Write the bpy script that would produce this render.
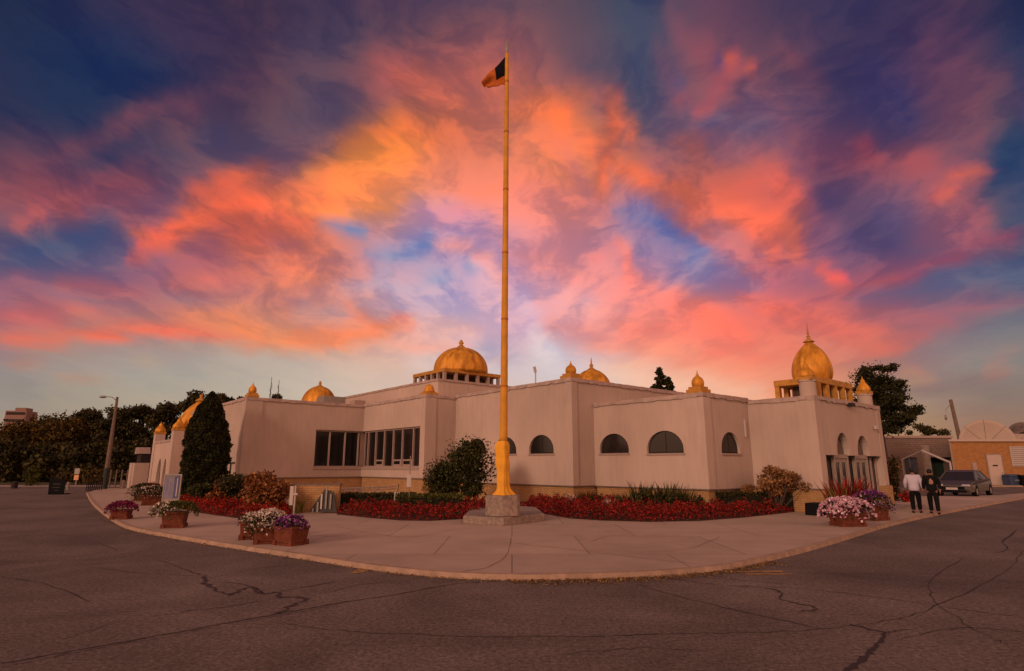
import bpy, bmesh, math, random
import numpy as np
from mathutils import Vector, Matrix
for o in list(bpy.data.objects): bpy.data.objects.remove(o, do_unlink=True)
random.seed(7); rng = np.random.default_rng(11)
SC = bpy.context.scene; COL = SC.collection
R = math.radians
# ------------------------------------------------------------------ camera
F = 590.0; TH = math.atan(130/590); CAMZ = 1.8
cam = bpy.data.cameras.new('camera'); co = bpy.data.objects.new('camera', cam); COL.objects.link(co)
co.location = (0, 0, CAMZ); co.rotation_euler = (R(90)+TH, 0, 0)
cam.sensor_width = 36; cam.lens = 36*F/1024; cam.clip_end = 3000; SC.camera = co
# ------------------------------------------------------------------ sky (direction-based, node-built sunset clouds)
# sunset sky colours: a coarse grid of sky colours and cloud strokes, resampled to azimuth / elevation below
SKY_GRID = '''25,38,70;35,38,72;52,42,75;62,46,72;66,46,68;68,52,78;72,52,78;72,56,84;85,64,84;72,62,85;50,62,92;90,60,85;62,48,80;52,46,82;55,44,80;80,52,78;35,40,72
28,38,72;28,40,78;36,42,80;58,46,78;72,48,72;70,58,84;85,62,82;125,75,80;140,80,85;85,68,85;60,70,98;110,66,88;75,55,82;62,48,82;56,44,80;85,52,82;32,42,78
35,40,75;26,42,80;28,42,82;42,44,78;90,58,75;88,65,82;140,75,82;175,90,88;185,95,88;100,72,88;78,75,100;140,78,88;100,65,85;70,52,85;60,46,90;105,60,82;60,55,85
40,42,75;32,44,80;60,50,78;105,64,80;90,65,82;82,68,90;110,75,88;215,105,75;200,110,95;225,112,80;88,78,100;110,80,105;125,85,105;90,60,90;72,55,92;120,70,85;70,65,90
100,60,80;45,45,80;68,56,85;85,68,90;95,72,95;145,85,88;245,130,70;200,115,95;215,120,105;235,125,95;170,95,90;150,88,95;140,85,100;130,60,80;150,72,80;115,75,95;30,55,95
140,75,85;150,70,82;160,75,85;110,75,100;225,95,75;240,120,80;250,140,95;185,140,180;230,130,130;235,120,100;150,110,150;225,95,80;200,90,90;100,65,95;100,75,110;170,85,90;45,65,105
85,80,110;75,82,115;90,82,115;150,85,105;235,95,75;215,110,95;160,128,162;175,140,175;210,140,165;215,125,135;128,118,162;150,118,155;225,100,90;110,75,110;85,72,110;150,85,100;60,68,100
125,85,110;115,88,115;125,88,115;180,95,105;165,105,125;220,120,110;185,145,168;165,152,188;205,150,180;230,140,150;220,130,145;130,120,160;170,95,125;120,80,110;150,75,95;85,85,115;75,88,118
170,95,110;195,105,105;180,110,115;190,120,115;210,125,105;200,130,130;190,150,165;215,175,190;215,165,190;205,165,190;240,130,130;235,110,110;225,105,105;200,95,100;150,90,105;125,95,110;115,110,115
142,128,128;152,138,133;158,150,145;160,152,147;180,165,155;200,175,165;215,170,160;225,180,175;190,165,180;205,190,200;235,165,160;235,130,120;235,130,115;215,120,105;150,105,105;140,130,125;130,125,120
150,140,130;158,146,134;168,155,140;174,160,146;182,168,155;195,180,168;210,188,176;215,190,180;215,190,180;220,200,190;235,195,180;240,175,155;240,160,140;220,150,120;160,135,115;145,115,100;135,110,100
158,132,118;164,140,124;172,146,130;180,152,136;184,158,142;192,164,152;200,174,162;205,178,168;205,175,160;210,180,165;220,180,160;230,165,140;230,155,130;205,145,115;170,128,100;155,112,90;145,104,85
150,115,100;155,120,100;165,130,108;170,135,112;175,140,118;180,145,125;185,155,135;190,160,145;190,160,145;195,165,150;200,165,145;205,150,125;205,140,115;185,130,105;155,115,90;140,100,80;130,92,76'''
sky_grid=np.array([[list(map(float,c.split(','))) for c in r.split(';')] for r in SKY_GRID.split('\n')])
def cub(p,t):
    p0,p1,p2,p3=p
    return .5*((2*p1)+(-p0+p2)*t+(2*p0-5*p1+4*p2-p3)*t*t+(-p0+3*p1-3*p2+p3)*t**3)
def grid(X,Y):
    nr,nc,_=sky_grid.shape
    u=np.clip(X/64,0,nc-1.001);v=np.clip(Y/40,0,nr-1.001)
    i=u.astype(int);j=v.astype(int);fu=(u-i)[...,None];fv=(v-j)[...,None]
    def at(a,b): return sky_grid[np.clip(a,0,nr-1),np.clip(b,0,nc-1)]
    def bsp(p,t): return (p[0]*(1-t)**3+p[1]*(3*t**3-6*t*t+4)+p[2]*(-3*t**3+3*t*t+3*t+1)+p[3]*t**3)/6
    b4=bsp([bsp([at(j+dj,i+di) for di in (-1,0,1,2)],fu) for dj in (-1,0,1,2)],fv)
    rows=[cub([at(j+dj,i+di) for di in (-1,0,1,2)],fu) for dj in (-1,0,1,2)]
    return .4*cub(rows,fv)+.6*b4
# strokes: pts, width above, width below, colour, alpha
CLOUDS=[
 # dark/ blue first
 ([(60,60),(110,80),(150,70)],45,45,(22,40,80),.5),
 ([(30,250),(90,232),(115,212)],10,14,(62,80,118),.7),
 ([(0,262),(60,258)],12,14,(72,84,118),.6),
 ([(200,135),(225,125)],14,14,(60,62,95),.6),
 ([(75,165),(130,150),(170,160)],8,16,(58,56,88),.6),
 ([(320,228),(345,226),(368,228)],8,10,(118,120,165),.9),
 ([(352,230),(366,225)],8,8,(85,120,180),.85),
 ([(372,250),(400,254),(425,245),(430,235)],9,9,(112,132,180),.9),
 ([(375,270),(390,272)],6,6,(120,140,185),.7),
 ([(425,275),(448,276)],6,6,(120,145,190),.7),
 ([(466,262),(472,268)],5,6,(90,130,190),.9),
 ([(265,258),(276,262)],10,14,(140,110,140),.6),
 ([(290,318),(330,316),(350,312)],7,5,(170,135,145),.7),
 ([(285,298),(310,296)],6,6,(165,120,140),.6),
 ([(480,350),(510,352)],8,7,(160,150,175),.85),
 ([(488,358),(512,361)],4,4,(175,130,150),.5),
 ([(622,0),(640,30),(638,80),(630,110)],22,22,(52,64,96),.6),
 ([(672,75),(680,88)],10,10,(80,72,115),.8),
 ([(716,60),(722,55)],5,5,(75,62,120),.7),
 ([(690,115),(740,122),(770,130)],8,6,(92,82,115),.7),
 ([(618,212),(650,215),(668,228),(690,240)],9,10,(92,108,165),.85),
 ([(690,258),(704,240)],6,6,(95,115,175),.8),
 ([(685,262),(720,262)],14,12,(130,125,165),.5),
 ([(583,306),(592,304)],6,6,(180,160,190),.7),
 ([(530,285),(570,300)],6,6,(200,150,180),.5),
 ([(905,90),(905,130)],12,12,(55,50,98),.6),
 ([(1024,40),(1010,90),(1024,130)],12,12,(34,44,84),.7),
 ([(1024,130),(1010,160),(990,200)],12,12,(28,56,95),.8),
 ([(990,215),(1024,222)],12,10,(52,66,100),.8),
 ([(860,290),(940,280),(1024,270)],10,14,(88,96,128),.7),
 ([(980,330),(1024,322)],10,10,(125,122,125),.5),
 # low streaks on the left
 ([(0,300),(70,298),(150,304)],4,5,(150,105,120),0.7),
 ([(20,330),(90,322),(160,318)],3,5,(165,118,118),0.7),
 ([(150,300),(200,298),(260,304)],4,5,(150,115,130),0.7),
 ([(170,286),(215,282),(250,290)],4,4,(215,110,110),0.7),
 ([(120,262),(180,268),(240,262)],5,5,(160,95,115),0.6),
 ([(0,280),(40,276),(90,282)],4,4,(175,95,110),0.6),
 ([(190,312),(240,308),(280,318)],3,3,(240,140,110),0.7),
 ([(300,300),(350,296),(390,302)],4,4,(225,160,160),0.6),
 ([(330,286),(380,288),(420,292)],5,4,(150,150,185),0.6),
 ([(60,312),(110,308),(150,312)],3,3,(220,115,110),0.7),
 ([(0,328),(50,326),(110,330)],3,3,(205,110,112),0.6),
 ([(540,318),(600,312),(660,318)],4,4,(250,160,155),0.6),
 ([(560,345),(640,352),(700,350)],5,4,(250,150,135),0.6),
 ([(600,362),(680,374),(760,384)],4,4,(235,170,150),0.6),
 ([(700,350),(760,362),(800,350)],4,4,(240,110,100),0.6),
 ([(520,280),(560,290),(600,318)],4,5,(240,160,170),0.6),
 ([(800,300),(850,306),(900,300)],4,4,(190,90,105),0.6),
 ([(860,322),(920,312),(980,296)],4,4,(185,95,110),0.6),
 ([(880,240),(930,232),(980,226)],4,4,(110,70,100),0.6),
 ([(830,200),(860,230),(900,250)],6,6,(85,62,105),0.6),
 ([(740,90),(780,130),(800,170)],5,5,(100,72,110),0.5),
 ([(700,130),(740,150),(780,160)],5,4,(170,90,100),0.5),
 # orange/pink
 ([(60,160),(100,135),(150,108),(190,95),(250,78)],11,10,(118,66,82),.85),
 ([(175,112),(200,102)],6,6,(135,72,85),.6),
 ([(8,228),(30,214),(60,208),(90,205)],9,4,(190,90,95),.85),
 ([(20,170),(60,195),(80,205)],18,14,(150,72,80),.5),
 ([(110,195),(130,175),(150,185)],18,14,(150,72,82),.6),
 ([(195,195),(225,180),(256,165)],12,18,(225,95,70),.8),
 ([(140,232),(165,240),(200,220),(240,205),(262,205)],12,12,(240,98,72),.95),
 ([(130,262),(150,248),(175,230)],7,6,(225,90,85),.8),
 ([(225,262),(256,272),(300,262),(330,240)],8,10,(232,120,100),.7),
 ([(258,290),(300,282),(330,276)],6,8,(240,130,105),.7),
 ([(290,204),(330,212),(380,208),(400,200)],5,6,(255,140,85),.85),
 ([(330,170),(370,150),(390,140),(410,150)],26,26,(255,138,60),.75),
 ([(380,60),(400,75),(440,90)],22,12,(185,88,82),.6),
 ([(420,92),(455,88)],6,6,(215,105,90),.6),
 ([(455,103),(480,104)],4,5,(120,85,110),.6),
 ([(295,175),(315,176)],5,5,(255,150,80),.6),
 ([(270,205),(330,180),(420,180),(500,190)],14,14,(250,130,95),.5),
 ([(430,250),(465,248),(490,262),(505,285)],5,6,(250,150,150),.8),
 ([(440,225),(460,210),(475,205)],8,8,(225,130,150),.5),
 ([(500,200),(520,215)],14,14,(240,130,125),.4),
 ([(0,318),(30,317),(60,318)],12,3,(205,95,105),.7),
 ([(60,284),(110,288),(140,292)],7,4,(200,95,105),.75),
 ([(0,344),(40,340),(60,341),(110,337),(150,332),(175,333),(215,340),(256,347)],9,3,(245,105,90),.95),
 ([(180,318),(230,322),(256,335),(300,342),(340,345)],8,9,(245,130,90),.85),
 ([(290,335),(340,338),(380,330),(410,325)],10,12,(250,125,90),.9),
 ([(345,305),(365,320),(380,330)],4,4,(240,125,105),.8),
 ([(395,318),(412,328)],4,4,(240,100,95),.8),
 ([(390,345),(430,348),(470,350)],7,5,(250,155,145),.7),
 ([(285,308),(325,312)],4,4,(240,160,150),.7),
 ([(10,360),(55,362)],6,5,(190,120,110),.6),
 ([(60,380),(115,377)],6,5,(185,135,120),.6),
 ([(130,364),(180,358)],4,4,(190,155,135),.5),
 ([(0,385),(40,392)],8,8,(135,125,120),.5),
 ([(512,110),(545,105),(565,112),(560,125)],9,8,(255,115,70),.8),
 ([(570,90),(605,88),(614,100),(612,130),(605,170),(602,195)],8,7,(248,105,75),.85),
 ([(585,145),(595,140)],9,9,(255,110,80),.7),
 ([(620,110),(632,132),(640,138)],8,8,(235,105,85),.85),
 ([(620,165),(650,182),(680,190),(690,205)],12,10,(250,105,70),.85),
 ([(680,140),(700,145),(705,160)],12,10,(215,95,85),.6),
 ([(672,10),(690,40),(705,50),(706,30)],10,10,(135,72,88),.6),
 ([(680,100),(700,106),(715,100),(722,80),(735,70)],9,5,(185,80,85),.8),
 ([(725,52),(740,62),(755,72)],4,5,(205,85,80),.9),
 ([(690,205),(730,212),(770,220),(790,232),(800,255)],11,9,(250,108,85),.9),
 ([(740,180),(780,178),(790,200),(770,215)],12,12,(225,95,85),.6),
 ([(700,232),(725,245),(750,258),(770,275)],5,8,(215,110,120),.7),
 ([(745,300),(775,305),(800,320)],7,7,(250,105,95),.7),
 ([(620,240),(625,255),(632,275),(660,290),(690,300)],5,8,(250,125,125),.9),
 ([(623,240),(645,235)],3,4,(255,150,150),.8),
 ([(515,255),(550,262),(570,275)],14,12,(245,135,135),.6),
 ([(590,258),(620,245)],6,6,(235,120,130),.5),
 ([(560,330),(600,335),(640,330),(700,325),(740,345)],16,14,(245,120,115),.75),
 ([(680,300),(720,320),(745,340)],14,14,(252,108,95),.6),
 ([(640,345),(690,365),(740,375),(780,370)],12,10,(245,140,120),.6),
 ([(515,300),(530,310)],14,14,(220,190,210),.5),
 ([(540,350),(560,370)],14,14,(215,205,205),.5),
 ([(700,70),(760,140)],6,6,(120,80,100),.3),
 ([(775,50),(800,72),(830,90)],12,14,(122,66,82),.7),
 ([(855,140),(870,150),(874,162)],7,6,(168,62,72),.85),
 ([(895,155),(920,162),(935,165)],12,14,(160,72,82),.7),
 ([(940,60),(975,80),(1000,90)],12,12,(110,64,85),.6),
 ([(1000,85),(1020,105),(1022,120)],5,5,(125,75,95),.5),
 ([(935,105),(965,115)],18,16,(115,65,85),.5),
 ([(935,202),(955,182),(980,170),(995,158)],7,5,(200,88,85),.9),
 ([(920,235),(960,225),(990,208)],8,8,(150,78,95),.7),
 ([(775,175),(790,195)],10,10,(235,100,90),.5),
 ([(820,270),(832,278),(840,285)],8,8,(252,92,88),.95),
 ([(840,286),(880,285),(915,275),(960,255),(1000,240),(1024,240)],10,3,(172,70,88),.9),
 ([(925,262),(990,248),(1024,250)],8,5,(130,75,98),.6),
 ([(770,310),(820,318),(860,330),(900,335)],9,14,(235,105,98),.7),
 ([(845,360),(890,350),(930,325),(970,308),(1024,300)],12,5,(165,90,105),.85),
 ([(845,358),(880,352),(925,340)],5,3,(235,110,95),.7),
 ([(985,362),(1000,358),(1015,354)],4,5,(205,120,105),.8),
 ([(992,376),(998,375)],6,6,(205,105,90),.8),
 ([(900,372),(922,378)],5,5,(200,130,110),.7),
 ([(905,392),(960,382),(1000,380)],6,6,(122,95,95),.8),
 ([(940,400),(1024,392)],10,10,(125,108,100),.6),
 ([(790,385),(830,390)],16,16,(235,125,105),.5),
 # patches that break up the large masses
 ([(440, 70),(480, 110),(470, 150)],26,22,(178,92,95),0.5),
 ([(560, 40),(600, 60),(610, 90)],22,22,(82,66,90),0.6),
 ([(300, 60),(330, 110),(300, 150)],30,30,(84,66,92),0.5),
 ([(430, 165),(470, 190),(520, 180)],20,16,(225,120,110),0.6),
 ([(330, 190),(360, 175),(400, 165)],9,9,(255,140,80),0.6),
 ([(345, 140),(400, 128),(430, 140)],14,10,(240,112,70),0.6),
 ([(400, 215),(440, 210),(480, 222)],9,9,(205,130,160),0.6),
 ([(395, 290),(430, 300),(480, 310)],12,12,(190,165,190),0.6),
 ([(480, 270),(500, 300),(480, 330)],14,14,(225,175,190),0.6),
 ([(400, 330),(440, 326),(480, 330)],9,9,(240,170,165),0.7),
 ([(420, 365),(480, 372),(560, 372)],16,14,(212,196,200),0.7),
 ([(540, 300),(580, 312),(610, 330)],10,10,(242,160,165),0.6),
 ([(535, 335),(550, 350),(560, 360)],9,9,(220,205,212),0.6),
 ([(600, 372),(680, 384),(760, 395)],12,10,(240,195,175),0.6),
 ([(520, 190),(560, 200),(600, 215)],12,12,(215,120,135),0.5),
 ([(560, 150),(575, 170),(590, 200)],8,8,(190,105,125),0.5),
 ([(535, 130),(560, 140),(580, 135)],8,8,(215,110,105),0.5),
 ([(650, 150),(660, 170),(680, 180)],8,8,(170,95,110),0.6),
 ([(600, 150),(622, 140),(640, 150)],5,5,(170,90,100),0.5),
 ([(655, 205),(680, 215),(710, 235)],8,8,(225,95,80),0.6),
 ([(710, 262),(735, 270),(760, 290)],8,8,(150,115,150),0.6),
 ([(640, 262),(655, 280),(680, 290)],9,9,(215,140,160),0.5),
 ([(820, 180),(850, 210),(880, 240)],22,22,(78,58,92),0.6),
 ([(880, 60),(890, 110),(885, 150)],16,16,(62,50,90),0.5),
 ([(840, 20),(850, 60),(845, 110)],14,14,(60,48,82),0.5),
 ([(800, 20),(815, 50),(825, 90)],10,10,(88,58,84),0.5),
 ([(925, 20),(945, 60),(930, 110)],14,14,(92,56,84),0.5),
 ([(980, 130),(965, 160),(940, 175)],8,8,(140,70,90),0.5),
 ([(700, 40),(720, 80),(740, 110)],9,9,(128,68,86),0.5),
 ([(660, 40),(668, 80),(676, 120)],9,9,(110,68,92),0.5),
 ([(740, 60),(775, 110),(800, 160)],7,7,(130,74,92),0.45),
 ([(760, 170),(800, 185),(815, 215)],8,8,(205,90,95),0.6),
 ([(735, 215),(770, 240),(785, 265)],6,6,(240,100,88),0.6),
 ([(740, 245),(765, 262),(775, 280)],5,5,(165,95,120),0.5),
 ([(200, 140),(230, 150),(256, 140)],14,12,(80,64,92),0.5),
 ([(160, 30),(200, 60),(230, 100)],30,30,(64,48,76),0.5),
 ([(20, 140),(60, 150),(90, 180)],16,14,(115,64,82),0.4),
 ([(180, 190),(215, 190),(240, 180)],7,7,(200,85,80),0.6),
 ([(250, 215),(290, 220),(320, 235)],7,7,(200,95,90),0.6),
 ([(250, 232),(275, 238),(300, 248)],6,6,(170,95,115),0.6),
 ([(225, 245),(250, 250),(280, 262)],6,6,(230,112,90),0.6),
 ([(180, 245),(205, 252),(230, 256)],6,6,(150,85,110),0.6),
 ([(300, 255),(320, 262),(340, 258)],8,8,(215,120,120),0.5),
 ([(30, 365),(100, 372),(160, 368)],5,5,(160,148,145),0.5),
 ([(200, 352),(270, 362),(340, 358)],6,6,(175,165,160),0.5),
 ([(350, 375),(400, 380),(440, 378)],8,8,(205,180,172),0.5),
 ([(870, 395),(930, 402),(980, 396)],5,5,(150,122,108),0.6),
 ([(820, 345),(860, 342),(900, 334)],5,5,(220,110,100),0.6),
 ([(790, 338),(830, 348),(850, 356)],6,6,(235,140,125),0.5),
 ([(925, 300),(965, 292),(1010, 284)],6,6,(120,90,112),0.6),
]
def seg(X,Y,pts):
    best=np.full(X.shape,1e9);sgn=np.zeros(X.shape);arc=np.zeros(X.shape);n=len(pts)-1;k=-1
    for (x0,y0),(x1,y1) in zip(pts[:-1],pts[1:]):
        dx,dy=x1-x0,y1-y0;L=dx*dx+dy*dy+1e-9
        t=np.clip(((X-x0)*dx+(Y-y0)*dy)/L,0,1)
        px,py=x0+t*dx,y0+t*dy
        d=np.hypot(X-px,Y-py);s=Y-py
        k+=1;m=d<best;arc=np.where(m,(k+t)/n,arc);best=np.where(m,d,best);sgn=np.where(m,s,sgn)
    return best,sgn,arc
def paint(X,Y):
    c=grid(X,Y)
    for pts,wa,wb,col,al in CLOUDS:
        d,s,arc=seg(X,Y,pts);tp=np.sin(np.pi*np.clip(.12+arc*.76,0,1))
        al=al*.9
        k=.5+.5*np.tanh(s/4)
        w=(wa*(1-k)+wb*k)*(.6+.5*tp)
        a=(al*(.45+.55*tp)*np.exp(-(d/(w*1.05))**2))[...,None]
        c=c*(1-a)+np.array(col,float)*a
    gr=c.mean(-1,keepdims=True)
    c=c*.98+gr*.02*np.array([1.05,.96,1.0])
    return np.clip(c,0,255)

NAZ, NEL = 110, 48
EL_POW = 1.3
def sky_table():
    th = math.atan(130/590)
    A, E = np.meshgrid(np.radians(np.linspace(-47, 47, NAZ)), np.radians(-1+45*np.linspace(0, 1, NEL)**EL_POW))
    x = np.sin(A)*np.cos(E); y = np.cos(A)*np.cos(E); z = np.sin(E)
    d = y*math.cos(th)+z*math.sin(th); u = -y*math.sin(th)+z*math.cos(th)
    qx = 512+590*x/d; qy = 335.5-590*u/d; acc = 0
    for dx in (-1, 1):
        for dy in (-1, 1): acc = acc+paint(np.clip(qx+dx, 0, 1024), np.clip(qy+dy, 0, 455))
    c = acc/4/255
    c[..., 2] *= 1-.12*np.clip((c[..., 0]-c[..., 2])*2, 0, 1)*(c[..., 0] > .6)
    return np.where(c <= .04045, c/12.92, ((c+.055)/1.055)**2.4)
SKY = sky_table()
def lin(c): return c/12.92 if c <= .04045 else ((c+.055)/1.055)**2.4
def rgb(r, g, b): return (lin(r/255), lin(g/255), lin(b/255), 1)
SUN_DIR = Vector((-.55, -.78, .30)).normalized()      # towards the sun
W = bpy.data.worlds.new('World'); W.use_nodes = True
nt = W.node_tree; nt.nodes.clear()
def N(t, kind, **kw):
    n = t.nodes.new(kind)
    for k, v in kw.items(): setattr(n, k, v)
    return n
def LK(t, a, b): t.links.new(a, b)
def MA(t, op, a, b=None, c=None, clamp=False):
    n = t.nodes.new('ShaderNodeMath'); n.operation = op; n.use_clamp = clamp
    for i, v in enumerate((a, b, c)):
        if v is None: continue
        if isinstance(v, (int, float)): n.inputs[i].default_value = v
        else: t.links.new(v, n.inputs[i])
    return n.outputs[0]
def MIX(t, f, a, b, mode='MIX'):
    n = t.nodes.new('ShaderNodeMix'); n.data_type = 'RGBA'; n.blend_type = mode
    for i, v in ((0, f), (6, a), (7, b)):
        if isinstance(v, (int, float, tuple)): n.inputs[i].default_value = v
        else: t.links.new(v, n.inputs[i])
    return n.outputs[2]
tc = N(nt, 'ShaderNodeTexCoord')
def noise(t, vec, scale, detail=4, rough=.55, dist=0, out='Fac'):
    n = N(t, 'ShaderNodeTexNoise'); n.inputs['Scale'].default_value = scale; n.inputs['Detail'].default_value = detail
    n.inputs['Roughness'].default_value = rough; n.inputs['Distortion'].default_value = dist
    if vec is not None: LK(t, vec, n.inputs['Vector'])
    return n.outputs[out]
def sep(t, v):
    n = N(t, 'ShaderNodeSeparateXYZ'); LK(t, v, n.inputs[0]); return n.outputs
D = tc.outputs['Generated']
mp = N(nt, 'ShaderNodeMapping'); mp.inputs['Scale'].default_value = (1, 1, 2.2); LK(nt, D, mp.inputs[0])
DS = mp.outputs[0]
w1 = sep(nt, noise(nt, DS, 3.2, 3, .5, 0.6, 'Color')); s = sep(nt, D)
# perspective of a cloud sheet overhead: the streaks fan out from the horizon
zz_ = MA(nt, 'ADD', MA(nt, 'MAXIMUM', s[2], 0), .16)
cpv = N(nt, 'ShaderNodeCombineXYZ'); LK(nt, MA(nt, 'DIVIDE', s[0], zz_), cpv.inputs[0]); LK(nt, MA(nt, 'MULTIPLY', MA(nt, 'DIVIDE', s[1], zz_), .55), cpv.inputs[1])
SHEET = cpv.outputs[0]
w2 = sep(nt, noise(nt, SHEET, 4.2, 7, .60, .8, 'Color'))
s = sep(nt, D)
az = MA(nt, 'ARCTAN2', s[0], s[1]); el = MA(nt, 'ARCSINE', s[2])
az0, el0 = az, el
az = MA(nt, 'ADD', az, MA(nt, 'ADD', MA(nt, 'MULTIPLY', MA(nt, 'SUBTRACT', w1[0], .5), .02), MA(nt, 'MULTIPLY', MA(nt, 'SUBTRACT', w2[0], .5), .06)))
# less warp close to the horizon, where the clouds lie flat
ew = MA(nt, 'MULTIPLY_ADD', el0, 1.6, .25, clamp=True)
el = MA(nt, 'ADD', el, MA(nt, 'MULTIPLY', ew, MA(nt, 'ADD', MA(nt, 'MULTIPLY', MA(nt, 'SUBTRACT', w1[1], .5), .015), MA(nt, 'MULTIPLY', MA(nt, 'SUBTRACT', w2[1], .5), .042))))
u = MA(nt, 'DIVIDE', MA(nt, 'ADD', az, R(47)), R(94)); u = MA(nt, 'MINIMUM', MA(nt, 'MAXIMUM', u, 0), 1)
v = MA(nt, 'DIVIDE', MA(nt, 'ADD', el, R(1)), R(45), clamp=True)
v = MA(nt, 'MULTIPLY', MA(nt, 'POWER', v, 1/EL_POW), NEL-1.0)
def ramp(t, fac, cols):
    n = N(t, 'ShaderNodeValToRGB'); LK(t, fac, n.inputs[0]); cr = n.color_ramp
    k = len(cols)
    while len(cr.elements) < k: cr.elements.new(.5)
    for i, c in enumerate(cols): cr.elements[i].position = i/(k-1)
    for i, c in enumerate(cols): cr.elements[i].color = c
    return n.outputs[0]
def row_group(r, row):      # one band of the sky: colour curves over azimuth, faded in by elevation
    g = bpy.data.node_groups.new('sky_band', 'ShaderNodeTree')
    for nm in ('across', 'height'): g.interface.new_socket(nm, in_out='INPUT', socket_type='NodeSocketFloat')
    g.interface.new_socket('sum', in_out='INPUT', socket_type='NodeSocketVector'); g.interface.new_socket('result', in_out='OUTPUT', socket_type='NodeSocketVector')
    gi = g.nodes.new('NodeGroupInput'); go = g.nodes.new('NodeGroupOutput')
    cn = g.nodes.new('ShaderNodeRGBCurve'); mp_ = cn.mapping
    for ch in range(3):
        cv = mp_.curves[ch]; k = len(row)
        cv.points[0].location = (0, float(row[0][ch])); cv.points[1].location = (1, float(row[-1][ch]))
        for i in range(1, k-1): cv.points.new(i/(k-1), float(row[i][ch]))
    mp_.update()
    one = MA(g, 'ADD', gi.outputs[2], 2.0, clamp=True)      # keeps the bands in sequence
    LK(g, MA(g, 'MULTIPLY', gi.outputs[0], one), cn.inputs['Color'])
    wgt = MA(g, 'SUBTRACT', 1.0, MA(g, 'ABSOLUTE', MA(g, 'SUBTRACT', MA(g, 'MULTIPLY', gi.outputs[1], one), float(r))), clamp=True)
    sc_ = N(g, 'ShaderNodeVectorMath', operation='MULTIPLY_ADD')
    LK(g, cn.outputs[0], sc_.inputs[0]); LK(g, wgt, sc_.inputs[1]); LK(g, gi.outputs[2], sc_.inputs[2]); LK(g, sc_.outputs[0], go.inputs[0])
    return g
bands = [row_group(r, row) for r, row in enumerate(SKY)]
acc = None
for g_ in bands:
    n_ = N(nt, 'ShaderNodeGroup'); n_.node_tree = g_
    LK(nt, u, n_.inputs[0]); LK(nt, v, n_.inputs[1])
    if acc is not None: LK(nt, acc, n_.inputs[2])
    else: n_.inputs[2].default_value = (0, 0, 0)
    acc = n_.outputs[0]
# fine cloud texture: streaky filaments, warm where thick
mp2 = N(nt, 'ShaderNodeMapping'); mp2.inputs['Scale'].default_value = (1.0, 1.0, 3.2); mp2.inputs['Rotation'].default_value = (0, R(18), 0); LK(nt, D, mp2.inputs[0])
wv = N(nt, 'ShaderNodeVectorMath', operation='MULTIPLY_ADD'); LK(nt, noise(nt, DS, 4, 4, .55, .4, 'Color'), wv.inputs[0]); wv.inputs[1].default_value = (.32, .32, .32); LK(nt, SHEET, wv.inputs[2])
fil_ = noise(nt, wv.outputs[0], 5.0, 8, .58, .35)
fr_ = N(nt, 'ShaderNodeMapRange', interpolation_type='SMOOTHSTEP'); LK(nt, fil_, fr_.inputs[0]); fr_.inputs[1].default_value = .38; fr_.inputs[2].default_value = .60
fil = fr_.outputs[0]
fil2 = noise(nt, wv.outputs[0], 1.5, 4, .5, .6)
upm = MA(nt, 'MULTIPLY', MA(nt, 'SUBTRACT', el0, R(9)), 7.0, clamp=True)
upm = MA(nt, 'MULTIPLY_ADD', upm, .9, .1)
g1 = MA(nt, 'MULTIPLY_ADD', MA(nt, 'MULTIPLY', MA(nt, 'SUBTRACT', fil, .5), upm), .50, 1.02)
g2 = MA(nt, 'MULTIPLY_ADD', MA(nt, 'MULTIPLY', MA(nt, 'SUBTRACT', fil2, .5), upm), .5, 1.0)
gg = MA(nt, 'MULTIPLY', g1, g2)
comb = N(nt, 'ShaderNodeCombineXYZ'); LK(nt, MA(nt, 'POWER', gg, 1.25), comb.inputs[0]); LK(nt, MA(nt, 'POWER', gg, .85), comb.inputs[1]); LK(nt, MA(nt, 'POWER', gg, .2), comb.inputs[2])
mu = N(nt, 'ShaderNodeVectorMath', operation='MULTIPLY'); LK(nt, acc, mu.inputs[0]); LK(nt, comb.outputs[0], mu.inputs[1])
front = mu.outputs[0]
# behind the photographer: the warm side of the sunset
elr = MA(nt, 'DIVIDE', MA(nt, 'MAXIMUM', el0, 0), R(90))
back = ramp(nt, elr, [(1.25, .64, .38, 1), (1.15, .53, .33, 1), (.82, .38, .27, 1), (.45, .245, .215, 1), (.27, .165, .17, 1), (.17, .12, .14, 1)])
clb = MA(nt, 'MULTIPLY_ADD', noise(nt, wv.outputs[0], 3, 6, .6, .5), 1.6, .2)
bsc = N(nt, 'ShaderNodeVectorMath', operation='SCALE'); LK(nt, back, bsc.inputs[0]); LK(nt, clb, bsc.inputs['Scale'])
bf = N(nt, 'ShaderNodeMapRange', interpolation_type='SMOOTHSTEP'); LK(nt, MA(nt, 'ABSOLUTE', az0), bf.inputs[0]); bf.inputs[1].default_value = R(50); bf.inputs[2].default_value = R(95)
mixb = MIX(nt, bf.outputs[0], front, bsc.outputs[0])
zf = N(nt, 'ShaderNodeMapRange', interpolation_type='SMOOTHSTEP'); LK(nt, el0, zf.inputs[0]); zf.inputs[1].default_value = R(45); zf.inputs[2].default_value = R(70)
mixz = MIX(nt, zf.outputs[0], mixb, (.17, .12, .14, 1))
gf = N(nt, 'ShaderNodeMapRange'); LK(nt, el0, gf.inputs[0]); gf.inputs[1].default_value = R(-3); gf.inputs[2].default_value = R(-1)
mixg = MIX(nt, gf.outputs[0], (.05, .035, .03, 1), mixz)
bg1 = N(nt, 'ShaderNodeBackground'); LK(nt, mixg, bg1.inputs[0]); bg1.inputs[1].default_value = 1.0
st = N(nt, 'ShaderNodeTexSky', sky_type='NISHITA'); st.sun_disc = False
st.sun_elevation = math.asin(SUN_DIR.z); st.sun_rotation = math.atan2(SUN_DIR.x, SUN_DIR.y)
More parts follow.
